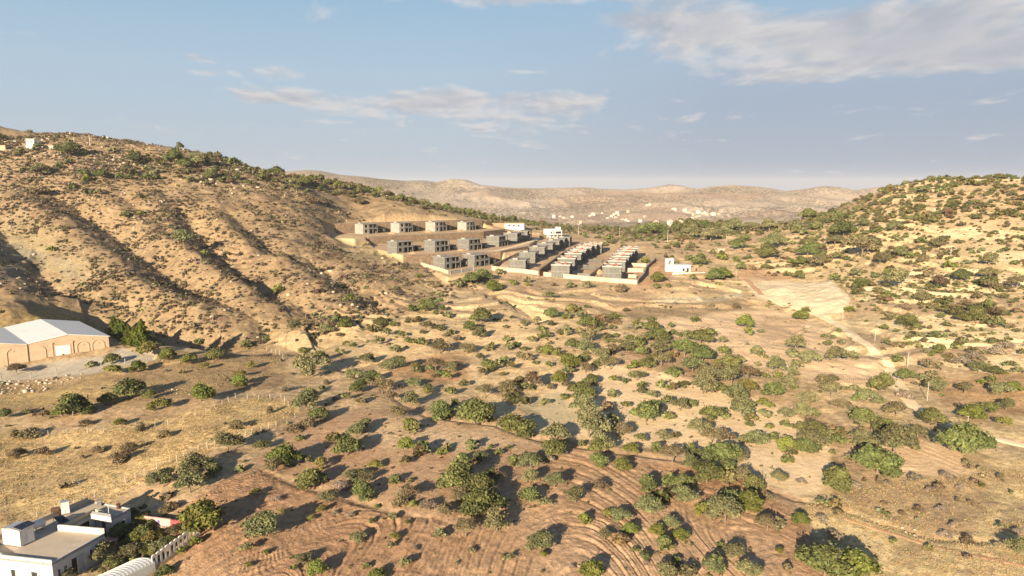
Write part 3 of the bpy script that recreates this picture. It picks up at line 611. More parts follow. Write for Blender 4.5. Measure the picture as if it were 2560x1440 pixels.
(3.879,640,400,"60 195 120 g,200 62 130 g,330 235 130 o,420 152 120 g,470 252 150 g,600 272 110 g,550 202 90 g,620 212 80 g,700 245 120 g,800 282 110 g,910 292 120 g,1000 312 90 g,1170 282 100 g,1200 335 110 k,1090 322 100 g,1270 272 60 g,1370 282 50 g,1520 332 120 g,1430 312 80 g,1400 392 80 g,1510 422 110 g,1630 432 120 o,1730 442 90 g,1850 475 100 g,1960 492 110 g,2040 512 90 g,2150 552 90 g,2270 582 120 g,2400 585 80 g,2500 592 100 g,130 110 110 g,270 130 100 g,2090 535 80 g,990 430 120 b,550 420 130 b"),
(2.783,800,500,"690 542 60 k,955 602 80 o,1050 585 120 g,1130 562 120 g,1200 642 110 k,1340 592 60 k,1445 572 70 o,1440 605 40 k,1740 615 60 o,1860 622 70 o,2350 575 90 k,2420 612 50 k,840 672 60 o,210 722 90 k,740 722 80 k,520 360 50 o,1540 272 30 g,1500 210 35 g,2010 300 70 g,1970 320 60 o,2490 470 55 g,2260 440 70 k,1630 600 40 b,1250 520 60 o,2090 640 90 b,820 610 60 b,1600 690 90 g"),
(2.666,0,900,"960 1180 110 g,900 1215 90 k,1060 1190 90 g,1130 1240 90 g,960 1285 90 g,1060 1345 80 g,870 1150 80 g,1000 1130 90 g,760 1390 100 g,900 1375 80 k,1340 1150 260 k,1090 845 170 o,1270 885 180 o,1310 765 200 o,1420 765 110 g,1130 1005 110 b,1520 615 170 o,1340 275 150 k,1400 275 80 y,1600 192 80 y,1600 112 70 y,915 82 100 k,750 27 100 g,110 97 110 a,610 47 70 o,490 375 190 g,590 360 90 g,720 295 110 g,860 255 180 g,1070 335 130 y,1000 262 80 y,420 382 110 k,30 392 90 g,180 362 60 o,200 515 130 b,100 522 90 b,1575 455 90 b,1100 515 90 b,800 685 120 b,650 615 80 b,290 640 90 b,110 650 100 b,800 442 80 y,1370 62 70 y,740 105 110 y,885 1065 90 o,950 1095 110 k,800 1185 130 g,690 1340 160 o,880 1310 130 o,1010 1225 120 y,1080 1285 120 o,1170 1165 100 a,1300 1235 80 k,1210 1295 60 k,1100 1435 100 g,330 1450 130 k,460 1450 110 o,825 1245 40 k,680 1430 60 y,1000 1310 60 y,940 470 90 b,560 440 80 b,1800 350 70 b,1340 700 90 b,860 610 90 b"),
(2.977,0,560,"855 830 80 p,890 860 85 p,925 885 85 p,965 905 90 p,1005 915 90 p,1065 925 120 p,1110 985 170 y,1250 1015 110 k,830 1042 110 g,1020 1102 110 k,1610 1012 130 g,2070 520 90 k,1400 1045 110 y,1790 1125 80 y,1870 1072 70 y,1790 1195 100 k,1160 900 80 o,1840 920 90 g,1980 880 80 g,2330 690 60 o,1480 900 70 g,1440 800 60 a"),
]
WORD = {'g': 'deep green', 'k': 'bright green', 'o': 'grey-green', 'a': 'thin brownish', 'y': 'yellow-green', 'b': 'rusty brown', 'd': 'dry silvery', 'p': 'dark'}
KIND = {'g': ('broadleaf_tree','tree'), 'k': ('broadleaf_tree','tree'), 'o': ('broadleaf_tree','tree'), 'a': ('broadleaf_tree','tree'), 'y': ('bush','bush'), 'b': ('bush','bush'), 'd': ('bush','bush'), 'p': ('pine_tree','tree')}
ANCH = [(70,310,'on the left skyline'),(110,390,'by the white hillside house'),(40,450,'on the far left terraces'),(250,440,'on the slope below the hillside house'),(420,420,'on the middle of the rocky slope'),(560,440,'on the rocky shoulder'),(640,400,'where the skyline starts dropping'),(720,455,'high on the descending ridge'),(830,470,'midway down the descending ridge'),(950,485,'by the white rocks on the ridge'),(1050,510,'just above the top villas'),(1190,535,'on the bank above the villas'),(1270,555,'behind the long white building'),
 (240,490,'at the head of the big gully'),(340,545,'beside the gully terraces'),(460,600,'alone on the terraced gully slope'),(130,630,'by the bare grey mounds'),(520,640,'beside the long gully'),(690,720,'low in the long gully'),(320,860,'behind the warehouse corner'),(420,890,'at the warehouse yard end'),(60,940,'at the warehouse fence'),(270,910,'in the warehouse yard'),(560,890,'on the shaded knoll'),(620,970,'above the fence bend'),(700,850,'at the gully mouth'),
 (150,1030,'on the brown bank'),(300,1000,'on the bank below the warehouse fence'),(400,1020,'at the right of the brown bank'),(510,990,'on the eroded bank'),(60,1090,'at the left end of the fence'),(120,1140,'in the left of the fenced grass'),(280,1150,'in the middle of the fenced grass'),(420,1090,'in the fenced grass near its fence'),(590,1070,'in the grass corner'),(770,1030,'at the grass corner by the fence'),(570,1130,'beside the lower wire fence'),(460,1210,'at the foot of the fenced grass'),(420,1270,'behind the house garden'),(330,1320,'by the house wall'),(380,1380,'in the walled garden'),(440,1360,'by the white arches'),(270,1410,'in front of the house porch'),(150,1440,'at the bottom edge by the house'),(500,1320,'outside the pink wall'),
 (690,1150,'at the head of the red field'),(650,1330,'alone in the left furrows'),(780,1200,'at the end of the red ditch'),(630,1260,'on the left furrow bend'),(750,1400,'in the lower left furrows'),(830,1250,'beside the red ditch'),(900,1230,'in the clump above the red ditch'),(870,1120,'on the upper red terrace'),(920,1050,'at the track bend'),(1020,1060,'at the edge of the curved furrows'),(1110,1050,'by the twin round trees'),(1190,1050,'beside the largest round tree'),(1290,1080,'right of the round trees'),(1000,1130,'on the middle red terrace'),(1120,1140,'on the right of the red terrace'),(1230,1150,'in the rows above the bare tree'),(1160,1220,'at the big double tree'),(1210,1290,'below the big double tree'),(1000,1230,'in the dip of the red terrace'),(1080,1260,'along the furrow headland'),(900,1350,'in the lower furrows'),(1020,1340,'in the middle furrows'),(1200,1420,'at the bottom of the furrows'),(1340,1370,'in the straight furrows'),
 (790,830,'at the creek head'),(870,800,'above the creek'),(940,790,'below the ridge foot'),(1010,840,'on the upper orchard slope'),(1070,820,'below the dark hollow'),(1190,800,'on the grassy step'),(790,930,'in the creek elbow'),(890,940,'beside the creek'),(960,960,'along the creek'),(1000,890,'above the orange soil'),(1100,880,'on the orange soil'),(1120,940,'below the orange soil'),(1050,1000,'above the round trees'),(1220,900,'in the middle orchard'),(1230,980,'above the greenish clearing'),(1160,850,'in the upper orchard'),
 (1330,800,'at the orchard top'),(1400,800,'under the brown bank'),(1460,850,'in the upper centre orchard'),(1360,870,'in the centre orchard'),(1430,910,'left of the middle clearing'),(1330,960,'by the greenish clearing'),(1450,980,'at the left of the pale field'),(1540,900,'in the middle clearing'),(1610,880,'at the middle hedge'),(1640,830,'at the hedge top'),(1720,880,'in the long dark clump'),(1600,960,'above the pale field'),(1640,1010,'in the pale field'),(1720,1000,'at the left of the dense grove'),(1780,960,'in the dense grove'),(1860,1000,'at the foot of the dense grove'),(1830,910,'at the top of the dense grove'),(1900,930,'right of the dense grove'),
 (1480,1090,'in the grove at the field edge'),(1390,1130,'at the left field edge'),(1560,1090,'beside the pale field'),(1580,1150,'along the field edge'),(1680,1140,'at the foot of the pale field'),(1780,1090,'in the pale field centre'),(1820,1160,'at the dark field corner'),(1900,1100,'right in the pale field'),(1970,1140,'at the pale field right end'),(1330,1200,'in the left red rows'),(1400,1230,'on the red slope'),(1500,1210,'in the shaded red rows'),(1620,1230,'in the middle red rows'),(1720,1230,'in the right red rows'),(1830,1230,'beside the dark hollow'),(1900,1250,'right of the dark hollow'),(1540,1290,'at the furrow tops'),(1660,1320,'in the fanning furrows'),(1800,1290,'above the right furrows'),(1840,1370,'in the right furrows'),(1490,1430,'at the bottom in the furrows'),(1680,1420,'low in the fanning furrows'),(1780,1430,'at the bottom right furrows'),(1930,1310,'at the end of the furrows'),(2010,1390,'at the furrow corner'),(2080,1430,'at the bottom of the dry grass'),
 (1640,760,'on the brown bank'),(1740,800,'at the top of the sandy field'),(1870,810,'alone in the sandy field'),(1760,850,'under the sandy field'),(1950,860,'low in the sandy field'),(2010,790,'beside the dirt road'),(2080,850,'left of the dirt road'),(2000,890,'in the column of trees'),(2100,900,'inside the road bend'),(2060,970,'by the vine fence'),(2170,980,'under the vine fence'),(2210,960,'at the road bend'),(2010,1010,'in the lower tree column'),(2090,1020,'in the brown grove'),(2180,1050,'at the shadowed grove'),(2250,1030,'at the road end'),(2330,1050,'by the lattice pole'),(2290,1100,'right of the great twin trees'),(2150,1110,'at the great twin trees'),(2230,1120,'beside the great twin trees'),(2190,1180,'below the great twin trees'),(2020,1110,'in the right clump column'),(2100,1210,'at the dry field edge'),(2410,1130,'at the roadside corner'),(2300,1200,'on the field end'),(2360,1210,'at the furrowed patch'),(2050,1260,'on the stony ditch'),(2220,1290,'in the dry grass'),(2330,1240,'on the upper dry grass'),(2370,1310,'along the stony line'),(2500,1320,'at the right edge grass'),
 (2270,910,'above the road bend'),(2250,860,'right of the road'),(2260,800,'on the pale terrace end'),(2310,830,'on the vineyard terrace'),(2450,800,'above the pale terrace'),(2380,860,'in the small vineyard'),(2430,900,'along the scrub bank'),(2530,880,'at the right scrub bank'),(2330,940,'at the orange field top'),(2420,980,'in the orange field'),(2500,940,'at the right orange field'),(2440,1040,'low in the orange field'),(2540,1030,'at the far right orange soil'),
 (1640,590,'on the hedge behind the white house'),(1760,570,'on the saddle hedge'),(1860,575,'in the middle of the saddle hedge'),(1930,570,'at the hedge end'),(2010,560,'at the foot of the right hill'),(2080,545,'low on the right hill'),(1700,670,'by the white house'),(1790,690,'right of the white house'),(1820,630,'by the small arch'),(1900,640,'above the pale pit'),(2000,660,'on the slope above the pit'),(2110,600,'on the lower right hillside'),(2100,740,'at the edge of the pale pit'),(2160,700,'right of the pale pit'),(2220,630,'midway up the right hill'),(2380,670,'on the hillside vineyard'),(2300,730,'below the hillside vineyard'),(2500,730,'at the right hillside edge'),(2330,620,'on the upper right terraces'),
 (1060,740,'below the villas'),(1180,700,'outside the villa gate'),(1230,720,'under the villa corner'),(1330,710,'below the long white wall'),(1500,720,'in front of the white wall'),(1640,700,'beside the orange track'),(1520,610,'between villas and saddle'),(880,760,'under the pale spoil slope')]
def ordw(i): return ('first','second','third','fourth','fifth','sixth','seventh','eighth','ninth','tenth','eleventh','twelfth')[i] if i < 12 else '%dth' % (i+1)
NUMW = ('zero','one','two','three','four','five','six','seven','eight','nine','ten','eleven','twelve')
plants = []; seen = []
for f_, ox, oy, txt in TREES:
    for e in txt.split(','):
        a, b, w_, k = e.split(); px = ox+int(a)/f_; py = oy+int(b)/f_; wp = int(w_)/f_
        if any(abs(px-q[0]) < 9 and abs(py-q[1]) < 8 and k == q[2] for q in seen): continue
        seen.append((px, py, k))
        g = ground(px, py); dep = g.y*CP-g.z*SP; wm = wp*dep/F*.97
        plants.append([px, py, wp, k, g, wm])
from collections import defaultdict
def words(p):
    k = p[3]; s = 'big' if p[2] > 62 else 'small' if p[2] < 26 else 'mid-sized'
    noun = {'p': 'pine'}.get(k, 'bush' if KIND[k][1] == 'bush' else 'tree')
    A = min(ANCH, key=lambda q: hypot(q[0]-p[0], (q[1]-p[1])*1.3))
    return s, WORD[k], noun, A[2]
cls = defaultdict(list)
for p in plants: p.append(words(p)); cls[p[6]].append(p)
for k_, L in cls.items():
    L.sort(key=lambda p: p[0]); s, t, n_, a = k_; n = len(L)
    for i, p in enumerate(L):
        if n == 1: p.append(f'{s} {t} {n_} {a}')
        elif n == 2: p.append(f'{"left" if i == 0 else "right"} one of two {s} {t} {n_}s {a}'.replace('bushs','bushes'))
        else: p.append(f'{ordw(i)} from left of {NUMW[n] if n < 13 else n} {s} {t} {n_}s {a}'.replace('bushs','bushes'))
GRP = {'g': 'deep green trees', 'k': 'bright green trees', 'o': 'grey-green trees', 'a': 'thin brownish trees', 'y': 'yellow-green bushes', 'b': 'brown dry bushes', 'd': 'silvery dry bushes', 'p': 'pines by the warehouse'}
plants.sort(key=lambda p: -p[2]-(200 if p[3] == 'p' else 0))
print('plants', [(q, sum(1 for p in plants if p[3] == q)) for q in SPEC])
cnt = defaultdict(int); LEFT = []
for px, py, wp, k, g, wm, _, lab in plants:
    nm, cat = KIND[k]; cnt[cat] += 1
    rz = random.uniform(0, 6.28); i = random.randrange(5)
    if cnt[cat] > 296: LEFT.append((g, wm, k)); continue
    hs = random.uniform(.9, 1.15)
    sc = (wm, wm*random.uniform(.9, 1.08), wm*hs)
    if cat == 'bush':
        o = bpy.data.objects.new(nm, CROWN[k, i]); C.objects.link(o); o.location = (g.x, g.y, g.z-.05*wm); o.rotation_euler = (0, 0, rz); o.scale = sc
        tag(o, lab, 'bush', GRP[k])
    else:
        e = empty(nm, (g.x, g.y, g.z-.02*wm), rz); e.scale = sc; tag(e, lab, 'tree', GRP[k])
        c = bpy.data.objects.new('crown', CROWN[k, i]); C.objects.link(c); c.parent = e
        if (k, i % 3) in TRUNK:
            t = bpy.data.objects.new('trunk', TRUNK[k, i % 3]); C.objects.link(t); t.parent = e
print('plants', dict(cnt), 'left over', len(LEFT))

# ------------------------------------------------------------- vegetation nobody could count
def scatter(density, n, seed, rmax=660):
    """world points with probability proportional to density x cell area"""
    rg = np.random.default_rng(seed)
    dph = np.gradient(SEC)[:, None]; dr = np.gradient(RAD)[None, :]
    wgt = np.where(RR < rmax, density*RR*dph*dr, 0).ravel(); cw = np.cumsum(wgt); cw /= cw[-1]
    q = np.searchsorted(cw, rg.uniform(0, 1, n)); i, j = np.unravel_index(q, GX.shape)
    ph = SEC[i]+rg.uniform(-.5, .5, n)*np.gradient(SEC)[i]; r = RAD[j]+rg.uniform(-.5, .5, n)*np.gradient(RAD)[j]
    X_, Y_ = r*np.sin(ph), r*np.cos(ph)
    return X_, Y_, hz(X_, Y_), rg
def mass(name, protos, X_, Y_, Z_, W_, T_, mat, rg, squash=1.0, sink=.06):
    """protos: list of (verts, faces, cols) of unit width; T_: per-plant tint (n,3)"""
    vs, fs, cs = [], [], []; base = 0
    pick = rg.integers(0, len(protos), len(X_)); ang = rg.uniform(0, 2*pi, len(X_)); hs = rg.uniform(.75, 1.2, len(X_))*squash
    for k, (v, f, c) in enumerate(protos):
        m = np.nonzero(pick == k)[0]
        if not len(m): continue
        ca, sa = np.cos(ang[m])[:, None], np.sin(ang[m])[:, None]; w_ = W_[m][:, None]
        x_ = (v[None, :, 0]*ca-v[None, :, 1]*sa)*w_+X_[m][:, None]; y_ = (v[None, :, 0]*sa+v[None, :, 1]*ca)*w_+Y_[m][:, None]
        z_ = v[None, :, 2]*w_*hs[m][:, None]+Z_[m][:, None]-sink*w_
        nv = len(v); vs.append(np.stack([x_, y_, z_], -1).reshape(-1, 3))
        fs.append((f[None]+(np.arange(len(m))*nv)[:, None, None]+base).reshape(-1, f.shape[1])); base += nv*len(m)
        cs.append((c[None]*T_[m][:, None, :]).reshape(-1, 3))
    o = mesh_from(name, np.concatenate(vs), np.concatenate(fs), mat, col=np.clip(np.concatenate(cs), 0, 1)); o['kind'] = 'stuff'
    return o
STRAW = leaf_mat('straw', (1, 1, 1), 0.0, .45, 0)
SCRUB = leaf_mat('scrub_leaves', (1, 1, 1), 0.0, .08, 0)
def tints(rg, n, base, var=.25):
    t = np.array(base)[None]*(1+rg.normal(0, var, (n, 1)))*(1+rg.normal(0, .07, (n, 3))); return np.clip(t, .015, .6)
lowb = [crown('b', 900+i, 34, 3.2) for i in range(6)]; lowt = [crown('g', 950+i, 210, 1.9) for i in range(6)]; lown = [crown('o', 970+i, 180, 1.9) for i in range(4)]
hollow = sstep(.15, -.5, rough_m)*.7+sstep(.1,-.4,rib)*.6
n_s = fbm(GXr, GYr, 26, 4, 151).reshape(GX.shape)
front = FRONT*(np.abs(PH) < .92)
nofield = 1-np.maximum.reduce([plough, plough2, sandf, patch, field3, padmask, QUAR, zone([(880,590),(1120,575),(1270,560),(1440,590),(1640,645),(1700,700),(1600,720),(1230,692),(1050,668)], 6, 2)])
hillz = front*zone([(-400,250),(0,300),(560,390),(760,470),(900,560),(920,600),(1050,680),(1200,700),(1000,770),(760,860),(560,850),(420,830),(250,780),(100,730),(-400,730)], 30, 20)
bare = zone([(-60,560),(110,590),(200,650),(230,700),(150,710),(-60,720)], 30, 12)
d1 = hillz*nofield*(.12+hollow+sstep(-.05,.45,n_s)*.9)*(1-.75*bare)*(1-.92*zone([(840,560),(925,604),(1052,668),(960,668),(880,645),(826,600)], 12, 6))
X_, Y_, Z_, rg = scatter(d1, 19000, 5)
W_ = rg.gamma(2.8, .36, len(X_))+.38
T_ = tints(rg, len(X_), (.125,.097,.066)); gsel = rg.uniform(0,1,len(X_)) < .16; T_[gsel] = tints(rg, int(gsel.sum()), (.15,.135,.06))
mass('scrub', lowb, X_, Y_, Z_, np.minimum(W_, 3.4), T_, SCRUB, rg, .9)
# scrub on the banks and wild strips of the valley floor and the right hill
d2 = front*nofield*(1-hillz)*(.10+sstep(0,.45,n_s)+.5*sstep(.1,.5,rough_m))*sstep(.02,.12,np.abs(PH)+.1)*(1-.85*zone([(-400,1110),(0,1090),(640,985),(735,1000),(748,1030),(560,1112),(330,1222),(100,1300),(-400,1480)], 10, 4))
d2 = d2*(1+1.2*sstep(230,300,RR)*sstep(.15,.3,PH))
X_, Y_, Z_, rg = scatter(d2, 4600, 6)
W_ = rg.gamma(3.0, .30, len(X_))+.3; T_ = tints(rg, len(X_), (.14,.112,.07)); gsel = rg.uniform(0,1,len(X_)) < .45; T_[gsel] = tints(rg, int(gsel.sum()), (.135,.13,.05))
mass('undergrowth', lowb, X_, Y_, Z_, np.minimum(W_, 2.6), T_, SCRUB, rg, .9)
# the trees of the far slopes, past the three hundred that show largest
crest = front*zone([(2000,560),(2120,520),(2200,480),(2300,452),(2700,440),(2700,560),(2400,560),(2250,580),(2100,610),(2000,640)], 20, 12)
slope = front*zone([(1900,600),(2100,560),(2300,520),(2700,500),(2700,1010),(2430,930),(2200,830),(2120,700),(1900,680),(1700,640),(1450,590),(1500,560)], 20, 12)
back = front*((RR > 470) & (RR < 640) & (PX > 1300) & (PX < 2100))
ridge = front*zone([(560,380),(700,400),(760,440),(1000,480),(1250,540),(1330,560),(1300,575),(1100,530),(900,500),(640,460),(300,440),(300,400)], 16, 10)
up = front*zone([(-400,330),(300,370),(640,420),(640,470),(200,470),(-400,460)], 20, 10)
orch = front*np.maximum.reduce([zone([(780,780),(1100,760),(1560,790),(1660,830),(1900,930),(2230,960),(2300,1050),(2150,1150),(1900,1180),(1400,1090),(1100,1040),(900,930)], 40, 20), .55*zone([(760,1100),(1000,1040),(1340,1104),(1840,1190),(2000,1280),(2000,1440),(1500,1440),(1000,1290),(740,1220)], 30, 15)])
d3 = nofield*(crest*2.2+slope*.55*sstep(-.3,.25,n_s)+back*1.0+ridge*2.2+up*.34*sstep(-.1,.3,n_s)) + orch*.95*sstep(-.3,.3,fbm(GXr,GYr,22,3,161).reshape(GX.shape))
X_, Y_, Z_, rg = scatter(d3, 3900, 8)
W_ = rg.gamma(5, .42, len(X_))+.7; T_ = tints(rg, len(X_), (.125,.128,.050), .22)
W_ = np.where(np.hypot(X_, Y_) < 230, np.minimum(W_, 2.7), W_); bs = rg.uniform(0,1,len(X_)) < .22; T_[bs] = tints(rg, int(bs.sum()), (.16,.125,.065))
if LEFT:
    X_ = np.append(X_, [q[0].x for q in LEFT]); Y_ = np.append(Y_, [q[0].y for q in LEFT]); Z_ = np.append(Z_, [q[0].z for q in LEFT]); W_ = np.append(W_, [q[1] for q in LEFT])
    T_ = np.concatenate([T_, np.array([SPEC[q[2]]['c'] for q in LEFT])])
mass('distant_trees', lowt+lown, X_, Y_, Z_, np.minimum(W_, 6.5), T_, SCRUB, rg, 1.0)
# low green shrubs all over the right hill
rh = front*zone([(1900,640),(2000,570),(2120,520),(2200,480),(2300,452),(2800,436),(2800,1000),(2430,930),(2200,830),(2130,720)], 24, 14)
X_, Y_, Z_, rg = scatter(rh*nofield*(.35+sstep(-.2,.35,fbm(GXr,GYr,18,3,171).reshape(GX.shape))), 2300, 9)
W_ = np.minimum(rg.gamma(3.2, .36, len(X_))+.45, 3.4); T_ = tints(rg, len(X_), (.135,.132,.056), .22); bs = rg.uniform(0,1,len(X_)) < .2; T_[bs] = tints(rg, int(bs.sum()), (.15,.12,.07))
mass('hill_shrubs', lowt[:3]+lown[:2], X_, Y_, Z_, W_, T_, SCRUB, rg, .85)
# dry grass: upright tufts in the two straw-coloured fields
gz = front*np.maximum(zone([(-400,1110),(0,1090),(250,1068),(450,1028),(640,985),(735,1000),(748,1030),(560,1112),(395,1192),(330,1222),(240,1285),(100,1300),(-400,1480)], 10, 5), .8*zone([(2010,1260),(2160,1210),(2400,1195),(2600,1120),(2800,1120),(2800,1560),(2170,1560)], 20, 10))
gz2 = gz+.35*front*nofield*zone([(-400,1100),(640,960),(720,890),(560,850),(300,930),(-400,1010)], 10, 5)
def tuft(seed):
    rg = np.random.default_rng(seed); n = 5; a = rg.uniform(0, 2*pi, n); L = rg.uniform(.5, 1, n); wd = .16
    v = []; 
    for i in range(n):
        c, s = cos(a[i]), sin(a[i]); v += [(-s*wd, c*wd, 0), (s*wd, -c*wd, 0), (c*.45*L[i]+s*wd*.6, s*.45*L[i]-c*wd*.6, L[i]*.7), (c*.45*L[i]-s*wd*.6, s*.45*L[i]+c*wd*.6, L[i]*.7)]
    return np.array(v), np.arange(n*4).reshape(n, 4), np.ones((n*4, 3))*rg.uniform(.8, 1.2, (n, 1)).repeat(4, 0)
X_, Y_, Z_, rg = scatter(gz2*(.3+sstep(-.3,.3,rough_m)), 34000, 12, 220)
mass('dry_grass', [tuft(i) for i in range(5)], X_, Y_, Z_, rg.uniform(.22, .55, len(X_)), tints(rg, len(X_), (.55,.42,.225), .08), STRAW, rg, .6)
# field weeds and vine rows
vin = front*np.maximum.reduce([zone([(2300,690),(2420,668),(2560,682),(2560,705),(2340,735),(2200,760),(2130,745)], 8, 4), zone([(2270,815),(2420,818),(2500,835),(2500,850),(2400,872),(2260,860)], 8, 4)])
X_, Y_, Z_, rg = scatter(vin, 420, 14); ang = .35
u_ = X_*cos(ang)+Y_*sin(ang); v_ = -X_*sin(ang)+Y_*cos(ang); u_ = np.round(u_/2.6)*2.6; X_ = u_*cos(ang)-v_*sin(ang); Y_ = u_*sin(ang)+v_*cos(ang); Z_ = hz(X_, Y_)
mass('vine_foliage', lowb, X_, Y_, Z_, rg.uniform(.6, 1.2, len(X_)), tints(rg, len(X_), (.13,.14,.035)), SCRUB, rg, .8)
X_, Y_, Z_, rg = scatter(front*(plough*.8+plough2+sandf*.5+field3*.5), 520, 15)
mass('weeds', lowb, X_, Y_, Z_, rg.uniform(.25, .8, len(X_)), tints(rg, len(X_), (.14,.12,.05)), SCRUB, rg, .8)
# stones
ROCKM = surf('limestone', (.40,.335,.255), .95, .25, .8, bump=.4, bscale=3)
def rock(seed):
    rg = np.random.default_rng(seed); bm = bmesh.new(); bmesh.ops.create_icosphere(bm, subdivisions=1, radius=.5)
    v = np.array([q.co[:] for q in bm.verts]); f = np.array([[q.index for q in p.verts] for p in bm.faces]); bm.free()
    v = v*rg.uniform(.7, 1.25, (len(v), 1))*np.array([1, .8, .62]); return v, f, np.ones((len(v), 3))
rk = [rock(i) for i in range(6)]
d4 = front*(zone([(0,330),(240,330),(560,390),(700,440),(640,480),(300,430),(0,380)], 20, 12)*(.3+sstep(0,.4,n_s))+.25*zone([(930,450),(1060,480),(1010,500),(930,490)], 8, 4)*4+.05*hillz*nofield)
X_, Y_, Z_, rg = scatter(d4, 1500, 21)
mass('rocks', rk, X_, Y_, Z_, rg.gamma(2.5, .4, len(X_))+.4, np.ones((len(X_), 3)), ROCKM, rg, 1.0, -.1)
d5 = front*(zone([(-400,960),(60,950),(200,932),(205,945),(100,985),(-400,1010)], 6, 3)+.5*zone([(400,975),(470,965),(480,985),(420,1000)], 6, 3)+.4*zone([(2060,1262),(2200,1300),(2330,1335),(2330,1345),(2190,1312),(2050,1272)], 5, 3)+.15*zone([(640,1172),(740,1216),(740,1224),(640,1180)],5,2))
X_, Y_, Z_, rg = scatter(d5, 420, 22)
mass('rubble', rk, X_, Y_, Z_, rg.gamma(2.2, .2, len(X_))+.18, np.ones((len(X_), 3)), ROCKM, rg, 1.0, -.1)
# ------------------------------------------------------------- materials of built things
def masonry(name, c1, c2, mortar, cell=1.4):
    m, nt, b = new_mat(name); tc = nt.add('ShaderNodeTexCoord').outputs['Object']
    v = nt.noise(cell, 0, .5, tc, 'ShaderNodeTexVoronoi'); e = nt.noise(cell, 0, .5, tc, 'ShaderNodeTexVoronoi'); e.feature = 'DISTANCE_TO_EDGE'
    n = nt.noise(.5, 5, .6, tc); sp = nt.add('ShaderNodeSeparateColor'); nt.link(v.outputs['Color'], sp.inputs[0])
    c = nt.mix(sp.outputs[0], c1, c2); c = nt.mix(nt.ramp(e.outputs[0], [(.0, .8), (.06, 0.)]), c, mortar)
    c = nt.mix(1, c, nt.ramp(n.outputs[0], [(.3, .8), (.7, 1.15)]), 'MULTIPLY')
    nt.link(c, b.inputs['Base Color']); b.inputs['Roughness'].default_value = .95
    bp = nt.add('ShaderNodeBump'); bp.inputs['Strength'].default_value = .6; bp.inputs['Distance'].default_value = .1
    nt.link(nt.ramp(e.outputs[0], [(0, 0.), (.12, 1.)]), bp.inputs['Height']); nt.link(bp.outputs[0], b.inputs['Normal'])
    return m
def concrete(name, c, lift=.9):
    m, nt, b = new_mat(name); tc = nt.add('ShaderNodeTexCoord').outputs['Object']
    sp = nt.add('ShaderNodeSeparateXYZ'); nt.link(tc, sp.inputs[0])
    n = nt.noise(.8, 6, .65, tc); mp = nt.add('ShaderNodeMapping'); mp.inputs['Scale'].default_value = (1.6, 1.6, .12); nt.link(tc, mp.inputs[0])
    st = nt.noise(1.0, 5, .65, mp.outputs[0])
    row = nt.math('FRACT', nt.math('MULTIPLY', sp.outputs[2], 1/lift)); ln = nt.ramp(row, [(0, .62), (.07, 1.), (.93, 1.), (1, .7)])
    pn = nt.noise(.45, 2, .5, tc)
    c_ = nt.mix(nt.ramp(n.outputs[0], [(.3, 0.), (.7, 1.)]), tuple(q*.78 for q in c), tuple(q*1.18 for q in c))
    c_ = nt.mix(1, c_, nt.ramp(st.outputs[0], [(.35, .74), (.65, 1.08)]), 'MULTIPLY'); c_ = nt.mix(1, c_, ln, 'MULTIPLY')
    nt.link(c_, b.inputs['Base Color']); b.inputs['Roughness'].default_value = .9
    return m
CONC = concrete('raw_concrete', (.17,.166,.152)); CONCP = concrete('pale_concrete', (.33,.31,.275)); SLAB = surf('slab_concrete', (.25,.24,.22), .9, .2, .7)
STONE = masonry('stone_masonry', (.25,.175,.115), (.155,.112,.078), (.11,.085,.06), 1.0); RUBW = masonry('dry_stone', (.42,.36,.28), (.30,.25,.19), (.16,.12,.09), 2.6)
WHITE = surf('white_render', (.60,.575,.53), .85, .08, .5, (.55,.50,.42), .08); WHITE2 = surf('white_paint', (.66,.645,.62), .6, .05, .8)
PERI = surf('pale_block_wall', (.48,.40,.30), .9, .12, .4, (.45,.35,.25), .15)
DARK = surf('opening_shade_black', (.022,.021,.02), .8, .2, 2); GLASS = surf('window_glass', (.035,.04,.045), .12, .2, 1, spec=.6)  # DARK: flat near-black standing in for shade inside openings; also windows, doors, tyres
REDT = surf('red_tiles', (.36,.11,.06), .85, .3, 3); TAN = surf('tan_render', (.43,.325,.23), .9, .09, .6, (.34,.25,.17), .1)
EARTH = surf('loose_earth', (.47,.28,.16), .95, .25, 1.1, bump=.6, bscale=2)
TRACK = surf('track_earth', (.76,.60,.39), .98, .14, .5, (.60,.44,.28), .5, bscale=1.5); ORTR = surf('orange_track', (.49,.29,.165), .98, .15, .4, bump=.3)
POLEM = surf('pole_concrete', (.44,.40,.34), .85, .1, 2); METAL = surf('galvanised_metal', (.52,.54,.56), .4, .1, 1.5, metal=.7, spec=.5); RUST = surf('rusty_metal', (.10,.05,.035), .8, .3, 4)
PANEL = surf('solar_glass', (.02,.026,.045), .15, .2, 2, spec=.7); WOOD = surf('weathered_wood', (.28,.20,.13), .9, .25, 3)

def mat_at(o, x, y, z, deg): o.location = (x, y, z); o.rotation_euler = (0, 0, R_(deg)); return o
def copy_thing(src, label=None):
    r = src.copy(); C.objects.link(r)
    if label: r['label'] = label
    for ch in src.children:
        c = ch.copy(); C.objects.link(c); c.parent = r
        for g in ch.children:
            d = g.copy(); C.objects.link(d); d.parent = c
    return r
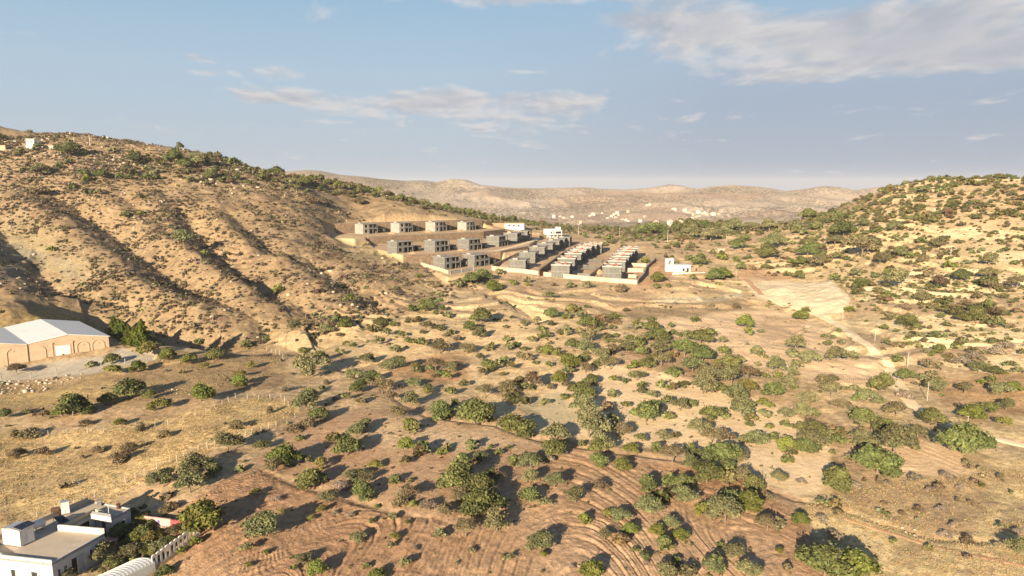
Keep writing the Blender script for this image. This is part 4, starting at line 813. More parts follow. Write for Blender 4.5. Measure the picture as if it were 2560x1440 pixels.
# ------------------------------------------------------------- tracks
def ribbon(name, pts, wid, mat, lift=.07, step=1.5, zfun=None):
    P = [Vector((*p[:2], 0)) for p in pts]; out = []
    for i in range(len(P)-1):
        a, b = P[max(i-1,0)], P[i]; c, d = P[i+1], P[min(i+2,len(P)-1)]
        n = max(2, int((c-b).length/step))
        for k in range(n):
            t = k/n; out.append(.5*((2*b)+(-a+c)*t+(2*a-5*b+4*c-d)*t*t+(-a+3*b-3*c+d)*t**3))
    out.append(P[-1]); vs = []; nn = 9
    for i, p in enumerate(out):
        d = (out[min(i+1,len(out)-1)]-out[max(i-1,0)]); d.z = 0; d.normalize(); q = Vector((-d.y, d.x, 0))
        wv = wid*(1+.16*math.sin(i*.7)+.12*math.sin(i*1.9+1))
        for k in range(nn): vs.append(p+q*(wv*(k/(nn-1)-.5)))
    V_ = np.array([v[:] for v in vs]); z = hz(V_[:, 0], V_[:, 1]); V_[:, 2] = z
    zz = z.reshape(-1, nn); prof = np.array([-.10,.05,lift,lift*.6,lift+.03,lift*.6,lift,.05,-.10]); zz = zz*.35+zz.mean(1, keepdims=True)*.65
    V_[:, 2] = np.maximum(zz+prof, z.reshape(-1, nn)+prof*.9).ravel()
    n = len(out); f = np.array([[i*nn+k, i*nn+k+1, (i+1)*nn+k+1, (i+1)*nn+k] for i in range(n-1) for k in range(nn-1)])
    o = mesh_from(name, V_, f, mat, smooth=True); o['kind'] = 'structure'
    if o.data.polygons[0].normal.z < 0: o.data.flip_normals()
    return o
def gp(L): return [ground(*p)[:] for p in L]
ribbon('dirt_road', gp([(1905,738),(1985,766),(2040,785),(2100,815),(2150,850),(2190,885),(2222,918),(2243,952),(2258,985),(2285,1015),(2330,1045),(2390,1072),(2450,1088),(2510,1102),(2600,1122)]), 3.2, TRACK, .14)
ribbon('orange_track', gp([(1612,712),(1625,690),(1642,668),(1668,655),(1720,690),(1790,690),(1850,690),(1905,738)]), 3.0, ORTR)
ribbon('farm_track', gp([(2110,1296),(2200,1326),(2330,1366),(2450,1392),(2600,1424)]), .9, ORTR, .04)
ribbon('villa_street', [at_z(p[0], p[1], Z2)[:] for p in [(1040,638),(1130,634),(1210,630),(1262,622)]]+gp([(1320,606),(1345,596)]), 3.6, TRACK, .06)

# ------------------------------------------------------------- villas under construction
def villa_parts():
    W_, D_, H_ = 11.4, 9.0, 6.3; h = 3.0; th = .25; xb = 4.6
    P = {}
    mb = MB(); mb.box(0,th,-.6,th,D_,H_-.25); mb.box(th,D_-th,-.6,W_-th,D_,H_-.25)       # blank side wall, back wall
    for z0 in (0, h+.22):                                                              # front of the closed bay: wall with a window hole
        z1 = h if z0 == 0 else H_-.25; lo = z0-.6 if z0 == 0 else z0
        mb.box(0,0,lo,1.5,th,z1); mb.box(3.5,0,lo,xb,th,z1); mb.box(1.5,0,lo,3.5,th,z0+.75); mb.box(1.5,0,z1-.35,3.5,th,z1)
        mb.box(xb-th,th,lo,xb,D_-th,z1)                                                # cross wall beside the open bay
        mb.box(xb,6.8,lo,W_-th,7.0,z1)
    mb.box(W_-th,1.6,-.6,W_,D_,H_-.25); P['walls'] = mb
    s = MB(); s.box(-.12,-.12,h,W_+.12,D_+.12,h+.22); P['floor_slab'] = s
    s = MB(); s.box(-.15,-.35,H_-.25,W_+.35,D_+.15,H_); P['roof_slab'] = s
    cols = []
    for x_ in (xb+.2, 7.7, W_-.35): c = MB(); c.box(x_,0,-.6,x_+.35,.35,h); c.box(x_,0,h+.22,x_+.35,.35,H_-.25); cols.append(c)
    P['column'] = cols
    s = MB(); s.box(xb+.55,.02,h+.22,7.7,.14,h+1.15); s.box(8.05,.02,h+.22,W_-.35,.14,h+.7); P['balcony_wall'] = s
    s = MB(); s.box(1.2,4.4,H_,3.4,7.2,H_+.75); s.box(-.1,-.3,H_,W_+.3,-.12,H_+.12); P['stair_box'] = s
    g = MB(); g.box(W_+.02,3.4,-.6,W_+.27,8,2.55); g.box(W_+.27,7.75,-.6,W_+8.4,8,2.55); g.box(W_+8.4,3.4,-.6,W_+8.65,8,2.55); g.box(W_+.02,3.0,2.55,W_+8.8,8.1,2.8); g.box(W_+3.6,3.4,-.6,W_+4.2,3.65,2.55); g.box(W_+6.4,3.4,-.6,W_+8.4,3.6,2.55)
    P['garage'] = g
    return P
VP = villa_parts()
PAR = surf('parapet_render', (.40,.385,.36), .85, .2, .6)
def make_villa(conc, annexe=True, clutter=False):
    t = empty('unfinished_villa', (0,0,0))
    VP['walls'].build('walls', conc, t); VP['floor_slab'].build('floor_slab', SLAB, t); VP['roof_slab'].build('roof_slab', SLAB, t)
    for c in VP['column']: c.build('column', CONC, t)
    VP['balcony_wall'].build('balcony_wall', CONC, t); VP['stair_box'].build('stair_box', CONCP, t)
    if annexe: VP['garage'].build('garage', CONC, t)
    if clutter:
        p = MB(); W_, D_, H_ = 11.4, 9, 6.3
        p.box(-.15,-.35,H_,W_+.35,-.15,H_+.38); p.box(-.15,D_-.05,H_,W_+.35,D_+.15,H_+.38); p.box(-.15,-.15,H_,.05,D_-.05,H_+.38); p.box(W_+.15,-.15,H_,W_+.35,D_-.05,H_+.38)
        p.build('parapet', PAR, t)
        rg = random.Random(4)
        for i in range(5):
            q = MB()
            x_, y_ = rg.uniform(1, 9), rg.uniform(1, 7.5); q.prism([(x_,y_),(x_+1.7,y_+.1),(x_+1.6,y_+1.2),(x_-.1,y_+1)], H_+.01, [H_+.45,H_+.75,H_+.5,H_+.7]); q.build('tile_stack', REDT, t)
    return t
f1 = lambda p: (800+p[0]/2.783, 500+p[1]/2.783)
def placev(src, first, px, py, z, deg, label, sc=1.0):
    o = src if first else copy_thing(src)
    if z is None: g = ground(px, py); z = g.z; v = at_z(px, py, z)
    else: v = at_z(px, py, z)
    mat_at(o, v.x, v.y, z+.05, deg); o.scale = (sc,)*3
    tag(o, label, 'villa', 'unfinished concrete villas on the hillside'); return o
va = make_villa(CONCP); vb = make_villa(CONC); vc = make_villa(CONC, False); vd = make_villa(CONC, False, True)
ROW1 = [(300,238),(553,229),(800,221),(1018,213)]
L1 = ['white-sided unfinished villa at the left end of the top terrace', 'second villa from left on the top terrace, earth heap beside it', 'third villa from left on the top terrace, pale side wall', 'rightmost small pale villa of the top terrace']
for i, p in enumerate(ROW1): placev(va, i == 0, *f1(p), Z1, 47+i*2, L1[i], (1.0,1.0,1.0,.9)[i])
L2 = ['grey villa at the left end of the middle terrace behind a bush', 'grey villa second from left on the middle terrace', 'grey villa third from left on the middle terrace', 'grey villa fourth along the middle terrace beside the bend', 'grey villa fifth along the middle terrace, partly hidden', 'last grey villa of the middle terrace near the white villa']
for i, (p, dg) in enumerate(zip([(536,372),(800,365),(1035,353),(1245,327),(1372,303),(1443,285)], (47,49,50,62,70,74))):
    placev(vb, i == 0, *f1(p), Z2 if i < 3 else None, dg, L2[i], (.95,.95,.95,.95,1,1)[i])
for i, p in enumerate([(868,487),(1075,468)]): placev(vb, False, *f1(p), Z3, 48, ('grey villa on the lowest terrace left, with wide dark loggia', 'grey villa on the lowest terrace right, above the gate')[i], .97)
R4 = [(1430,503),(1497,446),(1562,404),(1618,375),(1664,352),(1700,338),(1737,327)]
R5 = [(1735,545),(1772,494),(1815,455),(1848,427),(1886,403),(1922,388),(1958,378)]
R6 = [(2095,558),(2122,511),(2147,476),(2168,450),(2188,430),(2210,412)]
for i, p in enumerate(R4): placev(vc, i == 0, *f1(p), None, 78, f'{("nearest","second nearest","third nearest","fourth nearest","fifth nearest","sixth nearest","farthest")[i]} grey villa in the plain row climbing to the white villa', .96)
for i, p in enumerate(R5): placev(vd, i == 0, *f1(p), None, 79, f'{("nearest","second nearest","third nearest","fourth nearest","fifth nearest","sixth nearest","farthest")[i]} white-parapet villa in the left of two tile-topped rows', .98)
for i, p in enumerate(R6): placev(vd, False, *f1(p), None, 80, f'{("nearest","second nearest","third nearest","fourth nearest","fifth nearest","farthest")[i]} white-parapet villa in the rightmost row', .96)
# retaining and garden walls
def wallthing(name, pts, th, hts, mat, label, base=-1.0, cap=None, cat='wall'):
    """a wall following the ground through world points; hts = height above the first argument's z"""
    mb = MB(); cp = MB()
    for a, b in zip(pts, pts[1:]):
        mb.wall(a, b, th, (a[2]+base, b[2]+base), (a[2]+hts, b[2]+hts))
        if cap: cp.wall(a, b, th+.16, (a[2]+hts+.003, b[2]+hts+.003), (a[2]+hts+.15, b[2]+hts+.15))
    o = mb.build(name, mat); tag(o, label, cat)
    if cap: cp.build('coping', cap, o)
    return o
def z3(p, z): return (p[0], p[1], z)
wallthing('retaining_wall', [z3(W1A,Z2),z3(W1B,Z2),z3(W1C,Z2)], .9, Z1-Z2+.25, STONE, 'long brown stone retaining wall under the top villa terrace', -1.5, SLAB)
wallthing('retaining_wall', [z3(W2A,Z3),z3(W2B,Z3),z3(W2C,Z3+1)], .9, Z2-Z3+.2, STONE, 'brown stone retaining wall under the middle villa terrace', -1.5, SLAB)
bk = [BKA, BKB, BKC]
wallthing('retaining_wall', [z3(bk[0],Z1),z3(bk[1],Z1),z3(bk[2],Z1)], .9, 6.6, STONE, 'high brown stone wall behind the top villa row', -1, SLAB)
f1g = lambda L: gp([f1(p) for p in L])
wallthing('retaining_wall', f1g([(1522,535),(1600,478),(1690,408),(1790,352)]), .7, 3.4, STONE, 'stone wall with shaded face between the plain and tile-topped rows', -2)
wallthing('yard_wall', f1g([(1195,480),(1255,448),(1330,412),(1395,385)]), .5, 1.9, RUBW, 'rough low stone wall left of the plain villa row')
wallthing('yard_wall', f1g([(1868,548),(1930,500),(1990,455),(2045,415)]), .5, 1.7, RUBW, 'rough stone wall between the two tile-topped villa rows')
wallthing('perimeter_wall', f1g([(1195,488),(1300,500),(1430,512),(1560,530),(1700,545),(1860,560),(2020,575),(2205,588)]), .35, 2.0, PERI, 'long pale perimeter wall along the front of the villas', -1, CONCP)
wallthing('perimeter_wall', f1g([(2210,588),(2255,540),(2270,490),(2325,440),(2338,425)]), .35, 2.0, CONC, 'grey perimeter wall running back beside the orange track', -1, SLAB)
wallthing('perimeter_wall', f1g([(700,455),(770,478),(830,492),(892,515)]), .35, 1.7, PERI, 'short pale wall below the lowest left villa', -1, CONCP)
for i, (a, b) in enumerate([((1790,540),(1880,545)),((1830,478),(1925,482)),((1870,440),(1960,440)),((2110,540),(2200,545)),((2140,498),(2250,502)),((2165,462),(2270,465))]):
    wallthing('yard_wall', f1g([a, b]), .3, 2.0 if i < 3 else 1.7, CONC if i < 3 else PERI, ('nearest','middle','farthest')[i % 3]+(' grey cross wall in the yards right of the left tiled row' if i < 3 else ' pale cross wall in the yards right of the last row'), -1, SLAB)
g = wallthing('entrance_gate', f1g([(905,520),(985,505),(1065,492)]), .12, 1.7, METAL, 'grey sheet gate and fence below the lowest villas', -.3, None, 'gate')
for p in f1g([(905,520),(985,505),(1068,492)]): m_ = MB(); m_.box(p[0]-.2,p[1]-.2,p[2]-.3,p[0]+.2,p[1]+.2,p[2]+2.0); m_.build('gate_post', CONCP, g)
def heap(px, py, w_, h_, lab, z=None, mat=EARTH):
    g_ = at_z(px, py, z) if z is not None else ground(px, py); bm = bmesh.new(); bmesh.ops.create_icosphere(bm, subdivisions=3, radius=1)
    rg = random.Random(int(px)); ph = [rg.uniform(0, 6) for _ in range(4)]
    for v in bm.verts:
        a = atan2(v.co.y, v.co.x); r = hypot(v.co.x, v.co.y); k = 1+.18*sin(3*a+ph[0])+.1*sin(7*a+ph[1])
        v.co = Vector((v.co.x*k*w_/2, v.co.y*k*w_*.4, max(v.co.z, -.2)**1*h_ if v.co.z < 0 else max(0,1-r)**.9*h_*(1+.1*sin(5*a+ph[2]))))
    me = bpy.data.meshes.new('earth_heap'); bm.to_mesh(me); bm.free(); me.materials.append(mat)
    for p in me.polygons: p.use_smooth = True
    o = bpy.data.objects.new('earth_heap', me); C.objects.link(o); o.location = (g_.x, g_.y, g_.z-.05); tag(o, lab, 'earth heap')
for p, w_, h_, l in (((500,235),5,1.5,'orange earth heap between first and second top villas'),((752,224),5,1.7,'orange earth heap between second and third top villas'),((978,216),6,1.3,'low earth heap before the rightmost top villa')): heap(*f1(p), w_, h_, l, Z1)
for p, w_, h_, l in (((650,372),6,1.1,'low earth heap between the left middle-terrace villas'),((985,352),5,1.2,'earth heap between second and third middle-terrace villas')): heap(*f1(p), w_, h_, l, Z2)
heap(*f1((1945,512)), 6, 2.2, 'tan boulder and earth heap beside the rightmost row wall'); heap(*f1((1310,395)), 4, .9, 'pale rubble heap by the low stone wall')

# ------------------------------------------------------------- white houses
def win(mb, x0, z0, x1, z1, y): mb.box(x0, y-.004, z0, x1, y+.05, z1)
def face_label(t, lab, cat): return tag(t, lab, cat)
v = ground(1374, 597)
t = empty('white_villa', v, R_(28)); t.scale = (.88,)*3
m_ = MB(); m_.box(0,0,3.0,11.5,9,6.4); m_.build('upper_storey', WHITE2, t)
m_ = MB(); m_.box(2.5,3,-.6,11,8.8,3.0); m_.build('ground_storey', WHITE, t)
for x_ in (.2, 3.6, 7.2, 11.0): m_ = MB(); m_.box(x_,.2,-.6,x_+.35,.55,3.0); m_.build('column', WHITE2, t)
m_ = MB(); m_.box(8.8,2,6.4,11.4,5.4,8.8); m_.build('roof_tower', WHITE2, t)
m_ = MB(); m_.box(0,-.12,6.4,8.6,.06,7.0); m_.box(0,8.9,6.4,11.5,9.05,7.0); m_.build('parapet', WHITE2, t)
for x0, x1 in ((1.0,2.2),(3.4,4.4)): m_ = MB(); win(m_, x0, 4.0, x1, 5.6, 0); m_.build('window', GLASS, t)
m_ = MB(); win(m_, 5.6, 3.7, 10.6, 5.5, 0); m_.build('balcony_shade_panel', DARK, t)  # balcony shade painted as a dark panel on the closed wall
tag(t, 'finished white villa on columns at the top of the street', 'house')
v = ground(1262, 571); t = empty('long_white_building', v, R_(-6))
m_ = MB(); m_.box(0,0,-1.5,14,8,3.5); m_.build('walls', WHITE, t); m_ = MB(); m_.box(-.5,-.5,3.5,14.5,8.5,3.9); m_.build('roof', WOOD, t)
m_ = MB(); m_.box(-15,2,-1,-.01,8,3.6); m_.build('low_wing', WOOD, t)
for x0 in (2.5,6,9.5): m_ = MB(); win(m_, x0, 1.2, x0+1.3, 2.8, 0); m_.build('window', GLASS, t)
tag(t, 'long low white building with brown roof behind the villas', 'building')
def arch_prism(mb, w_, h_, th, x0, y0, z0, open_w, open_h, n=10):
    """wall piece w_ x h_ with an arched opening, standing on z0 at x0,y0 (front) and thickness th"""
    r = open_w/2; cx = x0+w_/2; zs = z0+open_h-r
    mb.box(x0,y0,z0,cx-r,y0+th,z0+h_); mb.box(cx+r,y0,z0,x0+w_,y0+th,z0+h_)
    for i in range(n):
        a0 = pi-pi*i/n; a1 = pi-pi*(i+1)/n; xa, xb_ = cx+r*cos(a0), cx+r*cos(a1); za, zb = zs+r*sin(a0), zs+r*sin(a1)
        vs = [(xa,y0,za),(xb_,y0,zb),(xb_,y0,z0+h_),(xa,y0,z0+h_)]; vs += [(p[0],p[1]+th,p[2]) for p in vs]
        mb.add(vs, [(0,1,2,3),(7,6,5,4),(0,4,5,1),(2,6,7,3)])
    return mb
v = ground(1690, 683); t = empty('white_house', v, R_(8))
m_ = MB(); m_.box(0,0,-.8,7.4,6.5,3.6); m_.build('walls', WHITE2, t); m_ = MB(); m_.box(-.25,-.25,3.6,7.65,6.75,3.85); m_.build('roof', WHITE2, t)
m_ = MB(); arch_prism(m_, 3.4, 2.9, .5, -2.0, 7.2, 3.2, 2.2, 2.3); arch_prism(m_, 3.4, 2.9, .5, -2.0, 9.4, 3.2, 2.2, 2.3); m_.box(-2.1,7.1,6.1,1.5,10,6.3); m_.box(-2,7.2,-.5,1.4,9.9,3.2); m_.build('arched_roof_porch', WHITE2, t)
m_ = MB(); m_.box(7.42,1.5,-.8,10.6,6,2.7); m_.build('side_porch', WOOD, t)
m_ = MB(); win(m_, 3.2, .9, 4.4, 2.4, 0); m_.build('window', GLASS, t); m_ = MB(); win(m_, 5.4, 0, 6.5, 2.5, 0); m_.build('door', DARK, t)
m_ = MB(); m_.box(-3,-3.4,-2.2,13.5,-3.1,.6); m_.build('terrace_wall', WHITE, t)
tag(t, 'small white house with arched roof porch right of the villas', 'house')
v = ground(1794, 634); t = empty('white_arch', v, 0); m_ = MB(); arch_prism(m_, 4.2, 2.7, .6, 0, 0, -.3, 2.9, 2.2); m_.build('arch', TAN, t); m_ = MB(); m_.box(-.2,.62,2.4,4.4,2.6,2.6); m_.build('roof', PERI, t); tag(t, 'small pale arch shelter among trees on the saddle', 'shelter')
v = ground(66, 371); t = empty('hillside_house', v, R_(-8))
m_ = MB(); m_.box(0,0,-1,9.5,6,3.1); m_.build('lower_storey', WHITE, t); m_ = MB(); m_.box(0,.6,3.1,6.2,6,6.3); m_.build('upper_storey', WHITE2, t); m_ = MB(); m_.box(-.3,-.2,6.3,6.8,6.3,6.6); m_.build('roof', WHITE, t)
for x0 in (.8, 3.2): m_ = MB(); win(m_, x0, 3.9, x0+1.1, 5.6, .6); m_.build('window', DARK, t)
m_ = MB(); m_.box(9.6,2,-1,20,6,1.9); m_.build('annexe', PERI, t); m_ = MB(); m_.box(9.4,1.6,1.9,20.3,6.4,2.3); m_.build('annexe_roof', WOOD, t)
tag(t, 'white two-storey house high on the left hill', 'house')
wallthing('field_wall', gp([(148,373),(170,374),(198,377)]), .6, 2.2, TAN, 'tan wall right of the white hillside house')
m_ = MB(); q = ground(2, 376); m_.box(-3,0,-1,3.4,4,3.2); o = m_.build('stone_hut', TAN); o.location = q; tag(o, 'tan hut cut by the left picture edge below the skyline', 'hut'); m_ = MB(); m_.box(-3.2,-.2,3.2,3.6,4.2,3.45); m_.build('roof', WOOD, o)
# the far town
HS = [(920,250),(1070,276),(1085,280),(1150,291),(1165,296),(1240,300),(1262,306),(1285,305),(1330,311),(1345,316),(1210,320),(1228,328),(1250,326),(775,299),(540,316),(600,306),(662,326),(678,318),(700,308),(692,332),(712,318),(738,346),(760,352),(775,358),(855,361),(885,326),(280,330),(320,326),(960,381),(1008,382),(1058,378),(1072,384),(1120,380),(455,372),(1200,341),(1375,311),(345,336),(402,331),(1300,318),(900,252),(640,338),(1128,366),(520,322),(1180,300)]
def town_house(i):
    rg = random.Random(i); w_, d_, h_ = rg.uniform(8,14), rg.uniform(8,11), rg.choice((3.4,6.4,6.4,9.2))
    t = empty('town_house', (0,0,0)); m = MB(); m.box(-w_/2,-d_/2,-3,w_/2,d_/2,h_); m.build('walls', (WHITE,PERI,PAR)[i % 3], t)
    m = MB(); m.box(-w_/2-.3,-d_/2-.3,h_,w_/2+.3,d_/2+.3,h_+.5); m.box(-w_/4,-d_/4,h_+.5,w_/6,d_/4,h_+2.4); m.build('roof', PERI, t)
    m = MB()
    for fl_ in range(int(h_//3)):
        for k in range(3): win(m, -w_/2+1+k*w_*.3, fl_*3.1+1, -w_/2+2.2+k*w_*.3, fl_*3.1+2.3, -d_/2)
    m.build('windows', DARK, t); return t
TH = [town_house(i) for i in range(6)]
hs = sorted([(1280+a/2.667, 420+b/2.667) for a, b in HS]); bands = [(0,516,'on the upper valley road'),(516,528,'above the town'),(528,540,'in the upper town row'),(540,551,'in the main town cluster'),(551,558,'on the lower town edge'),(558,999,'on the near valley floor')]
for lo, hi, ph in bands:
    B = [p for p in hs if lo <= p[1] < hi]
    for i, (px, py) in enumerate(B):
        j = hs.index((px, py)); o = TH[j] if j < 6 else copy_thing(TH[j % 6]); v = ground(px, py); s_ = hypot(v.x, v.y)/2700
        mat_at(o, v.x, v.y, v.z, (j*37) % 60-20); o.scale = (min(max(s_, .38), .6),)*3
        tag(o, (f'{ordw(i)} from left of {NUMW[len(B)] if len(B) < 13 else len(B)} tiny white houses {ph}' if len(B) > 1 else f'tiny white house alone {ph}'), 'house', 'far white houses in the valley town')

# ------------------------------------------------------------- poles
def pole(h_, lattice=False):
    t = empty('utility_pole', (0,0,0)); m = MB()
    if lattice:
        for s_ in (-1, 1): m.tube([(s_*.22*h_/6,0,-.4),(s_*.09*h_/6,0,h_)], [.055*h_/6,.045*h_/6], 4)
        for k in range(9): z = h_*(.05+k*.105); w_ = (.22-.13*z/h_)*h_/6; m.box(-w_,-.03,z,w_,.03,z+.09)
    else: m.tube([(0,0,-.4),(0,0,h_*.5),(0,0,h_)], [.15*h_/6,.12*h_/6,.08*h_/6], 8)
    m.build('shaft', POLEM, t); a = MB(); w_ = .11*h_; a.box(-w_,-.05,h_*.955,w_,.05,h_*.975); c = a.build('crossarm', METAL, t)
    for x_ in (-w_*.9, 0.001, w_*.9): b = MB(); b.tube([(x_,0,h_*.975),(x_,0,h_*1.015)], [.035,.02], 6); b.build('insulator', WHITE2, c)
    return t
PL = [(2318,1002,48,1,'white lattice pole above the shadowed road bend'),(2417,1083,44,1,'white lattice pole at the roadside corner'),(2269,917,39,0,'pale pole beside the scrub bank right of the road'),(2187,852,29,0,'pale pole between the road and the vineyard terrace'),(2106,799,22,0,'pale pole at the right edge of the pale pit'),(1996,758,20,0,'pole on the near side of the pale pit'),(1840,699,22,0,'pole at the head of the dirt road'),(1815,607,22,0,'white pole above the small arch shelter'),(1669,604,28,0,'pole on the saddle above the white house'),(2066,614,21,0,'pole in the middle of the lower right hillside'),(2376,646,31,0,'grey pole high on the right hillside'),(2215,623,17,0,'small pole midway up the right hill'),(1980,606,15,0,'small pole at the foot of the right hill'),(1733,655,16,0,'pole behind the small white house'),(1446,584,24,0,'pole right of the white villa'),(1549,590,20,0,'pole on the terrace right of the villas'),(1251,552,17,0,'pole behind the long white building')]
pp = {}
for px, py, hp, lat, lab in PL:
    v = ground(px, py); h_ = hp*(v.y*CP-v.z*SP)/F
    if lat not in pp: o = pp[lat] = pole(6, lat)
    else: o = copy_thing(pp[lat])
    mat_at(o, v.x, v.y, v.z, random.uniform(-40, 40)); o.scale = (h_/6,)*3; tag(o, lab, 'pole', 'power poles across the valley')
for px, py, hp, lab in ((182,320,18,'left thin white mast on the skyline'),(222,327,20,'right thin white mast on the skyline')):
    v = ground(px, py+3); h_ = hp*(v.y*CP-v.z*SP)/F+1; t = empty('radio_mast', v); m = MB(); m.tube([(0,0,-1),(0,0,h_)], [.16,.09], 6); m.build('shaft', WHITE2, t); m = MB(); m.tube([(0,0,h_),(0,0,h_+.9)], [.22,.16], 6); m.build('antenna', WHITE2, t); tag(t, lab, 'mast', 'masts on the skyline')
# ------------------------------------------------------------- fences: each post a part, the wires one part
def fence(name, pix, f_, ox, oy, h_, pr, mat, label, extra=0, wires=3):
    P = [ground(ox+a/f_, oy+b/f_) for a, b in pix]; t = empty(name, P[0]); W_ = MB(); o0 = P[0]
    pts = []
    for a, b in zip(P, P[1:]):
        pts.append(a)
        for k in range(extra): q = a.lerp(b, (k+1)/(extra+1)); q.z = h1(q.x, q.y); pts.append(q)
    pts.append(P[-1]); m = MB(); m.box(-pr,-pr,-.4,pr,pr,h_); me = m.mesh('post', mat)
    for p in pts:
        o = bpy.data.objects.new('post', me); C.objects.link(o); o.parent = t; o.location = p-o0; o.rotation_euler = (random.uniform(-.05,.05), random.uniform(-.05,.05), random.uniform(0,1)); o.scale = (1,1,random.uniform(.9,1.1))
    for a, b in zip(pts, pts[1:]):
        for k in range(wires): z = Vector((0,0,h_*(k+1)/(wires+.4))); W_.tube([a-o0+z, b-o0+z], .008, 3)
    W_.build('wire', METAL, t); tag(t, label, 'fence'); return t
fence('wire_fence', [(20,1160),(240,1150),(430,1142),(785,1092),(1080,1050),(1410,1012),(1740,945),(2050,932),(2260,900)], 5.565, 0, 740, 1.7, .09, CONCP, 'concrete-post wire fence along the warehouse yard', 0, 4)
fence('wire_fence', [(-20,508),(120,512),(322,507),(448,500),(585,488),(692,482),(804,474),(906,462),(1034,442),(1120,434),(1220,412),(1300,377),(1375,355),(1430,330),(1480,300),(1523,280),(1570,257),(1650,260),(1725,267),(1800,262),(1872,255),(1898,280),(1923,308),(1952,317),(1987,335)], 2.666, 0, 900, 1.25, .045, POLEM, 'pale-post wire fence along the top of the dry grass')
fence('wire_fence', [(10,1180),(120,1120),(250,1066),(370,1020),(495,980),(565,945),(632,920),(706,885),(772,852),(838,822),(902,797),(962,772),(1045,730),(1135,687),(1180,680),(1225,645),(1268,618),(1320,615),(1382,597),(1430,582),(1500,552),(1590,522),(1635,510),(1680,500),(1740,482),(1790,455),(1840,442),(1890,422),(1967,390)], 2.666, 0, 900, 1.35, .042, POLEM, 'long wire fence along the lower edge of the dry grass')
fence('wire_fence', [(215,380),(252,392),(285,402),(318,412),(345,440)], 3.2, 600, 760, 1.6, .06, POLEM, 'short row of pale fence posts at the creek head')
fence('vine_fence', [(160,830),(360,825),(560,822),(740,822),(930,818)], 4.235, 1960, 760, 1.1, .04, WOOD, 'wooden stick vine fence left of the road bend', 7, 2)

# ------------------------------------------------------------- warehouse
f5 = lambda x_, y_: (x_/5.565, 740+y_/5.565)
gz0 = WHZ
def wv(p): return Vector((p.x, p.y, 0))
A_ = at_z(66, 906, gz0); B_ = at_z(269, 886, gz0)
zE = -46.6; eR = at_y(271, 840, B_.y+.01); zE = eR.z; Bx = wv(eR); Ax = wv(at_z(66, 860.5, zE)); fv = (Bx-Ax); W_ = fv.length; fu = fv.normalized()
bk_ = wv(at_z(195, 803, zE))-Bx; D_ = bk_.length
t = empty('warehouse', (Ax.x, Ax.y, 0)); bu = bk_/D_
def L2(a, b, z): q = fu*a+bu*b; return (q.x, q.y, z)
hr = 1.75; zr = zE+hr; zg = gz0-1.5
def quad(mb, *P): mb.add(P, [tuple(range(len(P)))])
Wl = W_*1.0
m = MB()
def gable(mb, b, th=.4):
    front = [L2(-Wl,b,zg),L2(W_,b,zg),L2(W_,b,zE),L2(W_/2,b,zr),L2(0,b,zE),L2(-Wl/2,b,zr),L2(-Wl,b,zE)]; n = 7
    back_ = [L2(-Wl,b+th,zg),L2(W_,b+th,zg),L2(W_,b+th,zE),L2(W_/2,b+th,zr),L2(0,b+th,zE),L2(-Wl/2,b+th,zr),L2(-Wl,b+th,zE)]
    fr = [(0,1,2,3,4),(0,4,5,6)]
    mb.add(front+back_, [(0,1,2,3,4),(0,4,5,6),(11,10,9,8,7),(13,12,11,7)]+[(i,(i+1)%n+0,(i+1)%n+7,i+7)[::-1] for i in range(n)])
gable(m, 0); gable(m, D_-.4); a, b = L2(W_,.4,0), L2(W_,D_-.4,0); m.wall((a[0]-.2*fu.x,a[1]-.2*fu.y),(b[0]-.2*fu.x,b[1]-.2*fu.y),.4,zg,zE)
m.build('walls', TAN, t)
ROOFM = surf('white_roof_sheet', (.62,.63,.635), .45, .04, .3, (.54,.55,.56), 0)
def slope(a0, z0, a1, z1, b0, b1, name='roof_slope', up=.06):
    mb = MB(); P = [L2(a0,b0,z0+up),L2(a1,b0,z1+up),L2(a1,b1,z1+up),L2(a0,b1,z0+up)]; Q = [(p[0],p[1],p[2]-.14) for p in P]
    mb.add(P+Q, [(0,1,2,3),(7,6,5,4),(0,4,5,1),(1,5,6,2),(2,6,7,3),(3,7,4,0)]); o = mb.build(name, ROOFM, t); return o
slope(.12, zE+.05, W_/2-.04, zr+.03, -.25, D_+.2); slope(W_/2+.04, zr+.03, W_+.35, zE-.08, -.25, D_+.2); slope(-.12, zE+.05, -Wl/2+.04, zr+.03, -.25, D_+.2); slope(-Wl/2-.04, zr+.03, -Wl-.3, zE-.08, -.25, D_+.2)
m = MB(); P0 = L2(0,-.3,zE-.06); m.tube([L2(0,-.28,zE+.02),L2(0,D_,zE+.02)], .16, 5); m.build('valley_gutter', METAL, t)
m = MB(); m.tube([L2(0,-.15,zE-.1),L2(0,-.15,gz0+.1)], .14, 6); m.build('downpipe', surf('pipe_brown', (.40,.30,.20)), t)
m = MB(); m.add([L2(W_/2+.3,-.2,zr+.02),L2(W_+.3,-.2,zE+.0),L2(W_+.3,.2,zE),L2(W_/2+.3,.2,zr+.02)], [(0,1,2,3)])
def on_front(x_): # zoom-window x -> distance along the front
    px = x_/5.565; q = at_z(px, 880, gz0); d = Vector((q.x, q.y, 0)); r0 = Vector((q.x, q.y)).normalized()
    # intersection of the sight line (plan) with the wall line
    M = np.array([[r0.x, -fu.x], [r0.y, -fu.y]]); k = np.linalg.solve(M, np.array([Ax.x, Ax.y])); return float(k[1])
def fbox(mb, a0, a1, z0, z1, out, inn=-.01):
    P = [L2(a0,-out,z0),L2(a1,-out,z0),L2(a1,-inn,z0),L2(a0,-inn,z0)]; mb.add(P+[(p[0],p[1],z1) for p in P], [(3,2,1,0),(4,5,6,7),(0,1,5,4),(1,2,6,5),(2,3,7,6),(3,0,4,7)])
dx0, dx1 = on_front(770), on_front(975); dz1 = zE-1.45
